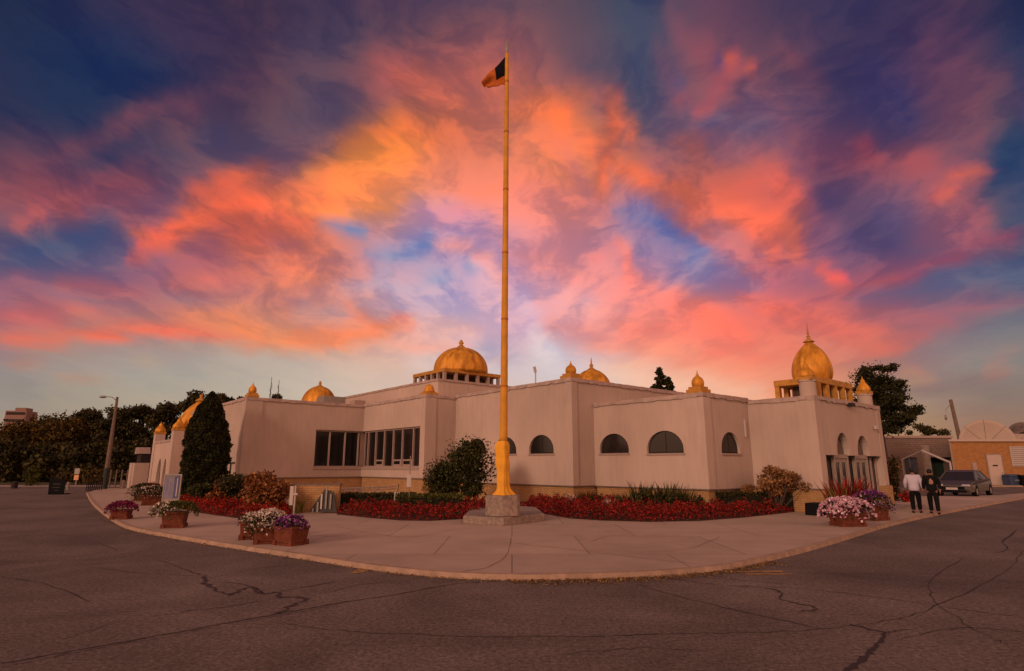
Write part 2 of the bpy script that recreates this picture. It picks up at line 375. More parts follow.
bg2 = N(nt, 'ShaderNodeBackground'); LK(nt, st.outputs[0], bg2.inputs[0]); bg2.inputs[1].default_value = .003
ads = N(nt, 'ShaderNodeAddShader'); LK(nt, bg1.outputs[0], ads.inputs[0]); LK(nt, bg2.outputs[0], ads.inputs[1])
wo = N(nt, 'ShaderNodeOutputWorld'); LK(nt, ads.outputs[0], wo.inputs[0])
SC.world = W; W.cycles.sampling_method = "MANUAL"; W.cycles.sample_map_resolution = 256
# ------------------------------------------------------------------ sun
sl = bpy.data.lights.new('sun', 'SUN'); sl.energy = 1.35; sl.angle = R(9); sl.color = (1, .66, .46)
so = bpy.data.objects.new('sun', sl); COL.objects.link(so); so.rotation_euler = SUN_DIR.to_track_quat('Z', 'Y').to_euler()
SC.view_settings.view_transform = 'Standard'; SC.view_settings.look = 'None'; SC.view_settings.exposure = 0; SC.view_settings.gamma = 1
SC.view_settings.use_curve_mapping = False
# ------------------------------------------------------------------ measuring helpers
CO, SI = math.cos(TH), math.sin(TH)
def ray(px, py):
    up = 335.5-py
    return Vector((px-512, F*CO-up*SI, F*SI+up*CO))
def at(px, py, z=0.0):
    d = ray(px, py); t = (z-CAMZ)/d.z
    return Vector((d.x*t, d.y*t, z))
def atY(px, py, Y):
    d = ray(px, py); t = Y/d.y
    return Vector((d.x*t, Y, CAMZ+d.z*t))
# ------------------------------------------------------------------ object helpers
def tag(o, label=None, cat=None, group=None, kind=None):
    for k, v_ in (('label', label), ('category', cat), ('group', group), ('kind', kind)):
        if v_: o[k] = v_
    return o
def empty(name, loc, rz=0, label=None, cat=None, group=None):
    o = bpy.data.objects.new(name, None); COL.objects.link(o); o.location = loc; o.rotation_euler = (0, 0, rz)
    return tag(o, label, cat, group)
class MB:
    def __init__(s): s.v = []; s.f = []; s.M = None
    def add(s, vs, fs):
        n = len(s.v)
        s.v += [tuple(s.M @ Vector(p)) if s.M else tuple(p) for p in vs]; s.f += [tuple(i+n for i in f) for f in fs]; return s
    def box(s, x0, x1, y0, y1, z0, z1, tx=0, ty=0):
        # tx, ty: inset of the top (taper)
        vs = [(x0, y0, z0), (x1, y0, z0), (x1, y1, z0), (x0, y1, z0), (x0+tx, y0+ty, z1), (x1-tx, y0+ty, z1), (x1-tx, y1-ty, z1), (x0+tx, y1-ty, z1)]
        return s.add(vs, [(3, 2, 1, 0), (4, 5, 6, 7), (0, 1, 5, 4), (1, 2, 6, 5), (2, 3, 7, 6), (3, 0, 4, 7)])
    def prism(s, poly, z0, z1):
        n = len(poly)
        a = sum(poly[i][0]*poly[(i+1) % n][1]-poly[(i+1) % n][0]*poly[i][1] for i in range(n))
        if a < 0: poly = poly[::-1]
        vs = [(p[0], p[1], z0) for p in poly]+[(p[0], p[1], z1) for p in poly]
        return s.add(vs, [tuple(range(n))[::-1], tuple(range(n, 2*n))]+[(i, (i+1) % n, n+(i+1) % n, n+i) for i in range(n)])
    def prism_x(s, poly, x0, x1):      # poly in (y, z)
        n = len(poly); vs = [(x0, p[0], p[1]) for p in poly]+[(x1, p[0], p[1]) for p in poly]
        return s.add(vs, [tuple(range(n))[::-1], tuple(range(n, 2*n))]+[(i, (i+1) % n, n+(i+1) % n, n+i) for i in range(n)])
    def prism_y(s, poly, y0, y1):      # poly in (x, z)
        n = len(poly); vs = [(p[0], y0, p[1]) for p in poly]+[(p[0], y1, p[1]) for p in poly]
        return s.add(vs, [tuple(range(n)), tuple(range(n, 2*n))[::-1]]+[(i, n+i, n+(i+1) % n, (i+1) % n) for i in range(n)])
    def lathe(s, prof, c=(0, 0, 0), seg=24, lobes=0, amp=.0, ell=(1, 1)):
        vs = []; fs = []; n = len(prof)
        for r, z in prof:
            for i in range(seg):
                a = 2*math.pi*i/seg; k = 1
                if lobes:
                    ph = (a*lobes/(2*math.pi)) % 1; k = 1-amp*math.exp(-((min(ph, 1-ph))/.07)**2)
                vs.append((c[0]+r*k*math.cos(a)*ell[0], c[1]+r*k*math.sin(a)*ell[1], c[2]+z))
        for j in range(n-1):
            for i in range(seg):
                fs.append((j*seg+i, j*seg+(i+1) % seg, (j+1)*seg+(i+1) % seg, (j+1)*seg+i))
        fs.append(tuple(range(seg))[::-1]); fs.append(tuple((n-1)*seg+i for i in range(seg)))
        return s.add(vs, fs)
    def tube(s, pts, rad, seg=8):
        pts = [Vector(p) for p in pts]
        if not isinstance(rad, (list, tuple)): rad = [rad]*len(pts)
        vs = []; fs = []
        for i, p in enumerate(pts):
            d = (pts[min(i+1, len(pts)-1)]-pts[max(i-1, 0)]).normalized()
            a = d.cross(Vector((0, 0, 1)) if abs(d.z) < .9 else Vector((1, 0, 0))).normalized(); b = d.cross(a)
            for k in range(seg):
                t = 2*math.pi*k/seg; vs.append(tuple(p+(a*math.cos(t)+b*math.sin(t))*rad[i]))
        for j in range(len(pts)-1):
            for k in range(seg): fs.append((j*seg+k, (j+1)*seg+k, (j+1)*seg+(k+1) % seg, j*seg+(k+1) % seg))
        fs.append(tuple(range(seg))); fs.append(tuple((len(pts)-1)*seg+k for k in range(seg))[::-1])
        return s.add(vs, fs)
    def ball(s, c, r, seg=12, rings=8):
        if not isinstance(r, (list, tuple)): r = (r, r, r)
        vs = []; fs = []
        for j in range(rings+1):
            t = math.pi*j/rings
            for i in range(seg):
                a = 2*math.pi*i/seg; q = max(math.sin(t), 1e-3)
                vs.append((c[0]+r[0]*q*math.cos(a), c[1]+r[1]*q*math.sin(a), c[2]-r[2]*math.cos(t)))
        for j in range(rings):
            for i in range(seg): fs.append((j*seg+i, j*seg+(i+1) % seg, (j+1)*seg+(i+1) % seg, (j+1)*seg+i))
        return s.add(vs, fs)
    def build(s, name, mat, parent=None, smooth=False, bevel=0):
        me = bpy.data.meshes.new(name); me.from_pydata(s.v, [], s.f); me.materials.append(mat)
        if bevel:
            bm = bmesh.new(); bm.from_mesh(me)
            bmesh.ops.bevel(bm, geom=[e for e in bm.edges if len(e.link_faces) == 2 and e.calc_face_angle(0) > .6], offset=bevel, segments=1, affect='EDGES')
            bm.to_mesh(me); bm.free()
        if smooth: me.polygons.foreach_set('use_smooth', [True]*len(me.polygons))
        me.update()
        o = bpy.data.objects.new(name, me); COL.objects.link(o); o.parent = parent
        return o
def carve(o, cutters):
    tmp = []
    for c in cutters:
        me = bpy.data.meshes.new('cut'); me.from_pydata(c.v, [], c.f)
        bm = bmesh.new(); bm.from_mesh(me); bmesh.ops.recalc_face_normals(bm, faces=bm.faces); bm.to_mesh(me); bm.free()
        q = bpy.data.objects.new('cut', me); COL.objects.link(q); q.parent = o.parent; tmp.append(q)
        m = o.modifiers.new('b', 'BOOLEAN'); m.operation = 'DIFFERENCE'; m.solver = 'EXACT'; m.object = q
    bpy.context.view_layer.update()
    dg = bpy.context.evaluated_depsgraph_get(); me = bpy.data.meshes.new_from_object(o.evaluated_get(dg))
    o.modifiers.clear(); o.data = me
    for q in tmp: bpy.data.objects.remove(q, do_unlink=True)
# ------------------------------------------------------------------ materials
def mat(name, col, rough=.8, metal=0, var=.15, scale=6, bump=.0, bscale=40, stretch=None, spec=.3, col2=None, big=None):
    m = bpy.data.materials.new(name); m.use_nodes = True; t = m.node_tree
    b = t.nodes['Principled BSDF']; b.inputs['Roughness'].default_value = rough; b.inputs['Metallic'].default_value = metal
    b.inputs['Specular IOR Level'].default_value = spec
    tcn = N(t, 'ShaderNodeTexCoord'); vec = tcn.outputs['Object']
    if stretch:
        mm = N(t, 'ShaderNodeMapping'); mm.inputs['Scale'].default_value = stretch; LK(t, vec, mm.inputs[0]); sv = mm.outputs[0]
    else: sv = vec
    n1 = noise(t, sv, scale, 5, .6)
    lo = tuple(c*(1-var) for c in col[:3])+(1,); hi = tuple(min(1, c*(1+var)) for c in (col2 or col)[:3])+(1,)
    mr = N(t, 'ShaderNodeMapRange'); LK(t, n1, mr.inputs[0]); mr.inputs[1].default_value = .3; mr.inputs[2].default_value = .7
    c = MIX(t, mr.outputs[0], lo, hi)
    if big:
        n2 = noise(t, vec, big, 3, .5); k = MA(t, 'MULTIPLY_ADD', n2, .6, .7)
        sc2 = N(t, 'ShaderNodeVectorMath', operation='SCALE'); LK(t, c, sc2.inputs[0]); LK(t, k, sc2.inputs['Scale']); c = sc2.outputs[0]
    LK(t, c, b.inputs['Base Color'])
    if bump:
        bn = N(t, 'ShaderNodeBump'); bn.inputs['Strength'].default_value = bump; bn.inputs['Distance'].default_value = .02
        LK(t, noise(t, vec, bscale, 4, .6), bn.inputs['Height']); LK(t, bn.outputs[0], b.inputs['Normal'])
    return m
def brickmat(name, c1, c2, mortar, sx=.22, sy=.075, mode='local', rough=.85):
    m = bpy.data.materials.new(name); m.use_nodes = True; t = m.node_tree; b = t.nodes['Principled BSDF']; b.inputs['Roughness'].default_value = rough
    tcn = N(t, 'ShaderNodeTexCoord'); s_ = sep(t, tcn.outputs['Object'])
    cb = N(t, 'ShaderNodeCombineXYZ')
    if mode == 'local': LK(t, MA(t, 'ADD', s_[0], s_[1]), cb.inputs[0]); LK(t, s_[2], cb.inputs[1])
    else: LK(t, s_[0], cb.inputs[0]); LK(t, s_[1], cb.inputs[1])
    bt = N(t, 'ShaderNodeTexBrick'); LK(t, cb.outputs[0], bt.inputs[0]); bt.inputs['Scale'].default_value = 1
    bt.inputs['Brick Width'].default_value = sx; bt.inputs['Row Height'].default_value = sy; bt.inputs['Mortar Size'].default_value = min(sx, sy)*.09 if mode == 'local' else .012
    bt.inputs['Color1'].default_value = c1; bt.inputs['Color2'].default_value = c2; bt.inputs['Mortar'].default_value = mortar
    n = noise(t, tcn.outputs['Object'], 3 if mode == 'local' else .6, 5, .65)
    k = MA(t, 'MULTIPLY_ADD', n, .7, .65); sc2 = N(t, 'ShaderNodeVectorMath', operation='SCALE'); LK(t, bt.outputs[0], sc2.inputs[0]); LK(t, k, sc2.inputs['Scale'])
    LK(t, sc2.outputs[0], b.inputs['Base Color'])
    bn = N(t, 'ShaderNodeBump'); bn.inputs['Strength'].default_value = .4; bn.inputs['Distance'].default_value = .01
    LK(t, noise(t, tcn.outputs['Object'], 45, 3, .6), bn.inputs['Height']); LK(t, bn.outputs[0], b.inputs['Normal'])
    return m
def leafmat(name, a, b_, rough=.7, scale=1.2, green=0):
    m = bpy.data.materials.new(name); m.use_nodes = True; t = m.node_tree; b = t.nodes['Principled BSDF']; b.inputs['Roughness'].default_value = rough
    b.inputs['Specular IOR Level'].default_value = .15
    g = N(t, 'ShaderNodeTexCoord'); n = noise(t, g.outputs['Object'], scale, 4, .7)
    gi = N(t, 'ShaderNodeNewGeometry')
    f = MA(t, 'ADD', MA(t, 'MULTIPLY', MA(t, 'SUBTRACT', n, .35), 1.6), MA(t, 'MULTIPLY', MA(t, 'SUBTRACT', gi.outputs['Random Per Island'], .5), .9), clamp=True)
    c_ = MIX(t, f, a, b_)
    if green: c_ = MIX(t, MA(t, 'LESS_THAN', gi.outputs['Random Per Island'], green), c_, (.05, .045, .012, 1))
    LK(t, c_, b.inputs['Base Color'])
    return m
M_ = dict(
 asphalt=None,
 stucco=mat('stucco', (.465, .36, .31), .92, 0, .06, 5, .6, 45, (1, 1, .16), big=.28),
 trim=mat('window_trim', (.34, .25, .22), .6, 0, .08),
 coping=mat('coping_metal', (.40, .30, .27), .6, .1, .25, 3, .4, 12),
 dark=mat('dark_frame', (.025, .019, .018), .6, spec=.15),
 ledge=mat('ledge', (.16, .12, .11), .7, 0, .2),
 pale=mat('pale_door_paint', (.29, .22, .19), .5, 0, .06),
 gold=mat('gold_leaf_paint', (.50, .205, .020), .55, .25, .38, 3, .3, 9, (1, 1, .35), col2=(.60, .27, .03)),
 goldm=mat('gold_masonry', (.46, .22, .04), .6, .2, .25, 5, .2, 14),
 cloth=mat('saffron_cloth', (.72, .35, .03), .75, 0, .14, 2.5, .5, 7),
 polecloth=mat('saffron_pole_cloth', (.58, .27, .03), .7, 0, .15, 3, .3, 10),
 concrete=mat('pedestal_stone', (.26, .20, .17), .85, 0, .35, 9, .6, 25, big=1.5),
 kerb=mat('kerb_concrete', (.34, .23, .17), .9, 0, .25, 4, .6, 30),
 terra=mat('terracotta', (.14, .036, .018), .8, 0, .35, 9, .4, 30),
 bark=mat('bark', (.07, .05, .038), .9, 0, .3, 8, .6, 30),
 metal=mat('grey_metal', (.25, .22, .20), .5, .4, .15),
 white=mat('white_paint', (.46, .40, .38), .6, 0, .06),
 wood=mat('weathered_pole', (.16, .11, .085), .85, 0, .25, 6, .4, 30),
 black=mat('black_plastic', (.007, .007, .008), .7, spec=.06),
 door=mat('cream_door_paint', (.48, .37, .32), .5, 0, .05),
 asph2=None,
)
# ------------------------------------------------------------------ ground
def asphalt(name, c):
    m = bpy.data.materials.new(name); m.use_nodes = True; t = m.node_tree; b = t.nodes['Principled BSDF']; b.inputs['Roughness'].default_value = .88
    b.inputs['Specular IOR Level'].default_value = .25
    g = N(t, 'ShaderNodeTexCoord').outputs['Object']
    n1 = noise(t, g, .35, 6, .62, .6); n2 = noise(t, g, 19, 5, .8); n3 = noise(t, g, 2.2, 5, .7)
    vo = N(t, 'ShaderNodeTexVoronoi'); vo.inputs['Scale'].default_value = 42; LK(t, g, vo.inputs['Vector'])
    k = MA(t, 'MULTIPLY', MA(t, 'MULTIPLY_ADD', n1, 1.8, .08), MA(t, 'MULTIPLY_ADD', n2, 3.8, -.9))
    k = MA(t, 'MULTIPLY', k, MA(t, 'MULTIPLY_ADD', n3, .5, .75))
    sp = MA(t, 'MULTIPLY', MA(t, 'GREATER_THAN', sep(t, vo.outputs['Color'])[0], .90), MA(t, 'LESS_THAN', vo.outputs['Distance'], .38))
    k = MA(t, 'ADD', k, MA(t, 'MULTIPLY', sp, .75))
    sc2 = N(t, 'ShaderNodeVectorMath', operation='SCALE'); sc2.inputs[0].default_value = c; LK(t, k, sc2.inputs['Scale']); LK(t, sc2.outputs[0], b.inputs['Base Color'])
    bn = N(t, 'ShaderNodeBump'); bn.inputs['Strength'].default_value = .6; bn.inputs['Distance'].default_value = .01
    LK(t, noise(t, g, 90, 3, .7), bn.inputs['Height']); LK(t, bn.outputs[0], b.inputs['Normal'])
    return m
def flat(name, poly, z, m, kind='structure'):
    g = MB(); n = len(poly)
    a = sum(poly[i][0]*poly[(i+1) % n][1]-poly[(i+1) % n][0]*poly[i][1] for i in range(n))
    if a < 0: poly = poly[::-1]
    g.add([(p[0], p[1], z) for p in poly], [tuple(range(n))])
    o = g.build(name, m); me = o.data; bm = bmesh.new(); bm.from_mesh(me); bmesh.ops.triangulate(bm, faces=bm.faces); bm.to_mesh(me); bm.free()
    tag(o, kind=kind); return o
A_ROAD = asphalt('asphalt', (.134, .104, .092))
flat('ground', [(-900, -300), (900, -300), (900, 1500), (-900, 1500)], 0, A_ROAD)
def smooth(pts, n=6):
    out = []
    P = [pts[0]]+list(pts)+[pts[-1]]
    for i in range(1, len(P)-2):
        for k in range(n):
            t = k/n; a, b, c, d = P[i-1], P[i], P[i+1], P[i+2]
            out.append(.5*((2*b)+(c-a)*t+(2*a-5*b+4*c-d)*t*t+(3*b-a-3*c+d)*t**3))
    out.append(pts[-1]); return out
KB = [(86, 493.5), (91, 503), (101, 513), (118, 525), (138, 532), (175, 539), (222, 547), (300, 559), (370, 570), (440, 577.5), (512, 580.5), (585, 579.5), (650, 577), (720, 571), (768, 561.5), (812, 550.5), (850, 539), (890, 526.5), (940, 515), (1000, 503.5), (1050, 494)]
kerb_pts = smooth([at(x, y) for x, y in KB])
outer = [(p.x, p.y) for p in kerb_pts]
PZ = .075
PLAZA = brickmat('plaza_concrete', (.36, .265, .21, 1), (.41, .30, .235, 1), (.17, .12, .095, 1), 3.1, 3.1, 'plan', .9)
def norm_in(pts):
    res = []
    for i, p in enumerate(pts):
        d = pts[min(i+1, len(pts)-1)]-pts[max(i-1, 0)]; n = Vector((-d.y, d.x, 0)).normalized(); res.append(n)
    return res
nn = norm_in(kerb_pts)
inner = [(p.x+n.x*.13, p.y+n.y*.13) for p, n in zip(kerb_pts, nn)]
backp = [at(1060, 490.8), at(1000, 496.5), at(905, 497.8), Vector((9, 33, 0)), Vector((-8, 44, 0)), Vector((-25, 60, 0)), at(145, 488.6), at(100, 489.3)]
pm = MB().prism(inner+[(p.x, p.y) for p in backp], .002, PZ)
pl = pm.build('plaza', PLAZA); bm = bmesh.new(); bm.from_mesh(pl.data); bmesh.ops.triangulate(bm, faces=[f for f in bm.faces if len(f.verts) > 4]); bm.to_mesh(pl.data); bm.free()
pl.data.update(); tag(pl, kind='structure')
kb = MB()
for i in range(len(outer)-1):
    a, b, c, d = outer[i], outer[i+1], inner[i+1], inner[i]
    q = lambda p, z: (p[0], p[1], z)
    def sh(p, r, k): return (p[0]+(r[0]-p[0])*k, p[1]+(r[1]-p[1])*k)
    a2, b2 = sh(a, d, .18), sh(b, c, .18)
    kb.add([q(a, 0), q(b, 0), q(b2, PZ+.012), q(a2, PZ+.012), q(c, PZ+.014), q(d, PZ+.014), q(c, PZ-.05), q(d, PZ-.05)], [(0, 1, 2, 3), (3, 2, 4, 5), (5, 4, 6, 7)])
tag(kb.build('kerb', M_['kerb']), kind='structure')
# far road edge, verge and grass on the left
FARP = mat('far_pavement', (.34, .25, .2), .9, 0, .15, 2)
flat('far_pavement', [(-130, 50.5), (-24, 52.5), (-24, 57), (-130, 55)], .02, FARP)
GR = mat('grass_ground', (.055, .05, .02), .95, 0, .4, 1.5)
flat('grass_verge', [(-400, 53.9), (-130, 55), (-24, 57), (-24, 90), (-60, 400), (-400, 400)], .03, GR)
flat('grass_field', [(20, 90), (400, 90), (400, 500), (20, 500)], .03, GR)
# tar seams and cracks
CRK = mat('tar_seam', (.034, .025, .022), .7, 0, .2)
cr = MB()
def crack(pts, w, sub=5, jit=.03, z=.004, M=None):
    M = M or cr
    P = smooth([at(x, y) for x, y in pts], sub); off = 0
    L = []
    for i, p in enumerate(P):
        d = (P[min(i+1, len(P)-1)]-P[max(i-1, 0)]); n = Vector((-d.y, d.x, 0)).normalized()
        c = p+n*random.uniform(-jit, jit); ww = w*.85*random.uniform(.3, 1.25)*(0.35 if i in (0, len(P)-1) else 1)
        L.append((c+n*ww/2, c-n*ww/2))
    vs = []
    for a, b in L: vs += [(a.x, a.y, z), (b.x, b.y, z)]
    M.add(vs, [(2*i, 2*i+1, 2*i+3, 2*i+2) for i in range(len(L)-1)])
crack([(0, 664), (45, 656), (90, 648), (180, 632), (278, 614), (340, 603), (400, 594), (455, 584), (500, 581)], .045, 9, .012)
crack([(0, 668), (90, 650), (180, 634.5), (278, 616), (340, 605)], .015, 9, .02)
crack([(278, 614), (292, 606), (304, 600), (296, 597), (280, 598), (276, 592), (262, 594), (255, 588), (240, 590), (230, 595), (215, 590), (203, 582), (205, 576)], .085, 5, .05)
crack([(205, 576), (190, 572), (175, 566), (158, 560)], .03)
crack([(276, 592), (300, 588), (335, 582)], .035)
crack([(262, 594), (250, 586), (222, 582)], .035)
crack([(203, 579), (230, 574), (262, 568), (300, 565)], .02)
crack([(262, 601), (225, 607), (180, 612)], .02)
crack([(0, 577), (45, 584), (90, 602)], .03)
crack([(283, 623), (330, 630), (400, 634), (512, 637), (600, 636), (687, 634), (770, 632), (822, 629), (892, 620), (937, 606), (1007, 570), (1024, 550)], .022, 9)
crack([(637, 584), (680, 597), (740, 611), (822, 629)], .03)
crack([(765, 588), (780, 592), (782, 600), (800, 604), (814, 607), (812, 611), (800, 611)], .06)
crack([(740, 586), (800, 589), (860, 595), (937, 606), (1024, 618)], .022, 8)
crack([(850, 624), (870, 630), (885, 633), (877, 646), (870, 652), (862, 661), (845, 673)], .08, 6, .02)
crack([(885, 633), (900, 631), (914, 630)], .03)
crack([(937, 606), (930, 592), (935, 576), (965, 557)], .022)
crack([(993, 553), (1008, 549), (1004, 541), (1018, 530)], .05)
crack([(40, 534), (90, 540), (118, 551)], .02)
crack([(80, 566), (150, 574), (205, 576)], .018)
crack([(0, 562), (60, 560), (140, 556)], .02, 8)
crack([(320, 594), (360, 585), (395, 580)], .02)
crack([(560, 655), (640, 648), (700, 652)], .015, 8)
crack([(900, 640), (960, 628), (1024, 632)], .018, 8)
crack([(640, 572), (700, 583), (762, 588)], .025, 8)
crack([(940, 606), (975, 630), (1010, 645)], .018, 8)
crack([(60, 640), (120, 622), (190, 612)], .012, 8)
crack([(690, 571), (740, 580), (800, 585)], .02)
tag(cr.build('road_cracks', CRK), kind='structure')
pcr = MB()
for pts in ([(455, 578), (500, 566), (512, 540)], [(500, 545), (560, 552), (700, 569)], [(330, 528), (400, 540), (452, 533)], [(590, 545), (620, 538), (700, 541)], [(720, 540), (690, 552), (640, 556)], [(250, 545), (300, 538), (350, 542)]):
    crack(pts, .022, 6, .03, PZ+.004, pcr)
tag(pcr.build('plaza_cracks', mat('plaza_crack', (.20, .135, .105), .9)), kind='structure')
yp = MB()
for x, y, w, h in ((757, 571.5, .50, .10), (768, 574, .45, .07), (361, 570.5, .12, .3)):
    c = at(x, y, .006); yp.add([(c.x-w, c.y-h, .006), (c.x+w*.8, c.y-h*.7, .006), (c.x+w, c.y+h, .006), (c.x-w*.7, c.y+h*.8, .006)], [(0, 1, 2, 3)])
tag(yp.build('worn_paint_marks', mat('worn_yellow_paint', (.30, .17, .07), .8, 0, .5, 8)), kind='structure')
# ------------------------------------------------------------------ foliage helpers
def leaf_mesh(name, C, size, m, parent=None, flatness=0.0, aspect=.6):
    C = np.asarray(C); n = len(C)
    a = rng.normal(size=(n, 3)); a /= np.linalg.norm(a, axis=1)[:, None]
    nz = rng.normal(size=(n, 3)); nz[:, 2] += flatness*3; b = np.cross(a, nz); b /= (np.linalg.norm(b, axis=1)[:, None]+1e-9)
    if flatness: a = np.cross(b, nz); a /= (np.linalg.norm(a, axis=1)[:, None]+1e-9)
    s = (size*rng.uniform(.6, 1.35, n))[:, None]
    V = np.empty((n, 4, 3)); V[:, 0] = C-a*s*.5; V[:, 1] = C+b*s*.5*aspect; V[:, 2] = C+a*s*.5; V[:, 3] = C-b*s*.5*aspect
    me = bpy.data.meshes.new(name); me.vertices.add(4*n); me.vertices.foreach_set('co', V.reshape(-1).astype(np.float32))
    me.loops.add(4*n); me.loops.foreach_set('vertex_index', np.arange(4*n, dtype=np.int32))
    me.polygons.add(n); me.polygons.foreach_set('loop_start', np.arange(0, 4*n, 4, dtype=np.int32)); me.polygons.foreach_set('loop_total', np.full(n, 4, dtype=np.int32))
    me.materials.append(m); me.update(calc_edges=True); me.validate()
    o = bpy.data.objects.new(name, me); COL.objects.link(o); o.parent = parent
    return o
def clump_pts(clumps, n):
    w = np.array([(r[0]*r[1]*r[2])**(2/3) for c, r in clumps]); w /= w.sum()
    out = []
    for (c, r), k in zip(clumps, w):
        m_ = max(3, int(n*k)); d = rng.normal(size=(m_, 3)); d /= np.linalg.norm(d, axis=1)[:, None]
        d *= (rng.uniform(0, 1, m_)**.45)[:, None]*(1+.18*np.clip(rng.normal(size=m_), -1.6, 1.3))[:, None]
        out.append(np.array(c)+d*np.array(r))
    return np.concatenate(out)
LM = dict(
 dark=leafmat('leaves_dark_green', (.018, .017, .007, 1), (.105, .085, .026, 1), scale=.5),
 olive=leafmat('leaves_autumn_olive', (.03, .022, .006, 1), (.20, .12, .022, 1), scale=.35),
 cedar=leafmat('leaves_cedar', (.010, .012, .005, 1), (.07, .062, .017, 1), scale=1.5),
 shrub=leafmat('leaves_shrub_green', (.016, .018, .006, 1), (.10, .095, .025, 1), scale=3),
 rust=leafmat('leaves_rust', (.10, .03, .012, 1), (.48, .22, .075, 1), scale=5),
 lime=leafmat('leaves_hedge', (.03, .035, .008, 1), (.14, .13, .025, 1), scale=4),
 red=leafmat('petals_red', (.11, .006, .006, 1), (.60, .040, .018, 1), scale=4, green=.06),
 darkred=leafmat('petals_dark_red', (.07, .006, .008, 1), (.50, .032, .02, 1), scale=3, green=.10),
 white=leafmat('petals_white', (.38, .30, .26, 1), (.85, .76, .66, 1), scale=12),
 pink=leafmat('petals_pale_pink', (.42, .20, .28, 1), (.90, .68, .74, 1), scale=14),
 purple=leafmat('petals_purple', (.08, .012, .10, 1), (.42, .10, .45, 1), scale=14),
 magenta=leafmat('petals_magenta', (.10, .008, .035, 1), (.35, .03, .12, 1), scale=12),
 straw=leafmat('blades_straw', (.10, .08, .02, 1), (.30, .24, .07, 1), scale=8),
 litter=leafmat('fallen_leaves', (.12, .06, .02, 1), (.42, .24, .07, 1), scale=8),
)
def tree(name, label, loc, h, r, m, n=3500, leaf=.3, trunk=.2, base=.3, shape='round', cat='tree', group=None, nc=26, lean=0, parent=None, csr=(.14, .34), loose=0):
    e = empty(name, loc, random.uniform(0, 6), label, cat, group)
    cl = []
    for i in range(nc):
        t = random.random()
        if shape == 'cone':
            t = t**1.3; z = h*(base+(1-base)*t); rr = r*(1-t)**.75*random.uniform(.45, .95); cs = r*.38*(1.15-t*.8)
        elif shape == 'cedar':
            t = (i+random.random())/nc; z = h*(base+(1-base)*t*.97); rr = r*(.62 if t < .05 else .78)*max(0, 1-t**2.6)**.6*(1-random.random()**2.2); cs = r*.36*(1.05-t*.62)
        elif shape == 'column':
            z = h*(base+(1-base)*t); rr = r*(1-t**4)*random.uniform(.1, .7); cs = r*.45*(1.2-t*.6)
        else:
            z = h*(base+(1-base)*t*.9); prof = math.sin(math.pi*min(.95, .15+t*.8))**.6; rr = r*prof*random.uniform(.1, .88); cs = r*random.uniform(*csr)
        a = random.uniform(0, 2*math.pi)
        cl.append(((rr*math.cos(a), rr*math.sin(a), z), (cs, cs, cs*random.uniform(.55, .8))))
    tm = MB(); top = h*(base+(1-base)*.75)
    tm.tube([(0, 0, -.1), (random.uniform(-.1, .1)*trunk*4, 0, h*base*.6), (0, random.uniform(-.1, .1), top*.7), (0, 0, top)], [trunk, trunk*.75, trunk*.45, trunk*.12], 8)
    for c, rr in cl[:nc//2]:
        z0 = max(h*base*.5, c[2]*.62); tm.tube([(0, 0, z0), (c[0]*.5, c[1]*.5, (z0+c[2])*.5), c], [trunk*.32, trunk*.2, trunk*.06], 5)
    tm.build('trunk', M_['bark'], e, True)
    if shape == 'envelope':      # one dense, slightly ragged cone of sprays
        t = rng.uniform(0, 1, n)**1.15; a = rng.uniform(0, 2*math.pi, n)
        R_ = r*np.minimum(1, .74+1.1*t)*(1-np.clip((t-.42)/.58, 0, 1)**1.9)**.75
        R_ *= 1+.09*np.sin(5*a+9*t)+.07*np.sin(9*a-31*t)+.05*np.sin(3*a+57*t)
        k = 1-.45*rng.uniform(0, 1, n)**3+rng.normal(0, .035, n)
        leaf_mesh('crown', np.stack([R_*k*np.cos(a), R_*k*np.sin(a), h*(base+(1-base)*t)], 1), leaf, m, e, 0, .5)
        return e
    P_ = clump_pts(cl, n)
    if loose: P_ = np.concatenate([P_, clump_pts([((0, 0, h*(base+(1-base)*.48)), (r*1.02, r*1.02, h*(1-base)*.50))], int(n*loose))])
    leaf_mesh('crown', P_, leaf, m, e)
    return e
def bush(name, label, loc, size, m, n=900, leaf=.09, cat='shrub', group=None, extra=None, stems=True):
    e = empty(name, loc, 0, label, cat, group); cl = []
    for i in range(22):
        a = i*2.4+random.uniform(-.4, .4); k = random.uniform(.15, .68); z = random.uniform(.12, .8)
        q = math.sin(math.pi*(.3+z*.5))
        cl.append(((size[0]*k*math.cos(a)*q, size[1]*k*math.sin(a)*q, size[2]*z), (size[0]*.34, size[1]*.34, size[2]*.2)))
    leaf_mesh('foliage', clump_pts(cl, n), leaf, m, e)
    if stems:
        s_ = MB()
        for c, _ in cl[:8]: s_.tube([(c[0]*.15, c[1]*.15, -.05), (c[0]*.5, c[1]*.5, c[2]*.5), c], [.03, .02, .008], 5)
        s_.build('stem', M_['bark'], e)
    if extra: leaf_mesh('blossom', clump_pts(cl, extra[1]), extra[2], extra[0], e)
    return e
def inpoly(x, y, P):
    c = False; n = len(P)
    for i in range(n):
        x0, y0 = P[i]; x1, y1 = P[i-1]
        if (y0 > y) != (y1 > y) and x < (x1-x0)*(y-y0)/(y1-y0)+x0: c = not c
    return c
def edge_d(x, y, P):
    b = 9
    for i in range(len(P)):
        x0, y0 = P[i-1]; x1, y1 = P[i]; dx, dy = x1-x0, y1-y0; t = max(0, min(1, ((x-x0)*dx+(y-y0)*dy)/(dx*dx+dy*dy+1e-9)))
        b = min(b, math.hypot(x-x0-t*dx, y-y0-t*dy))
    return b
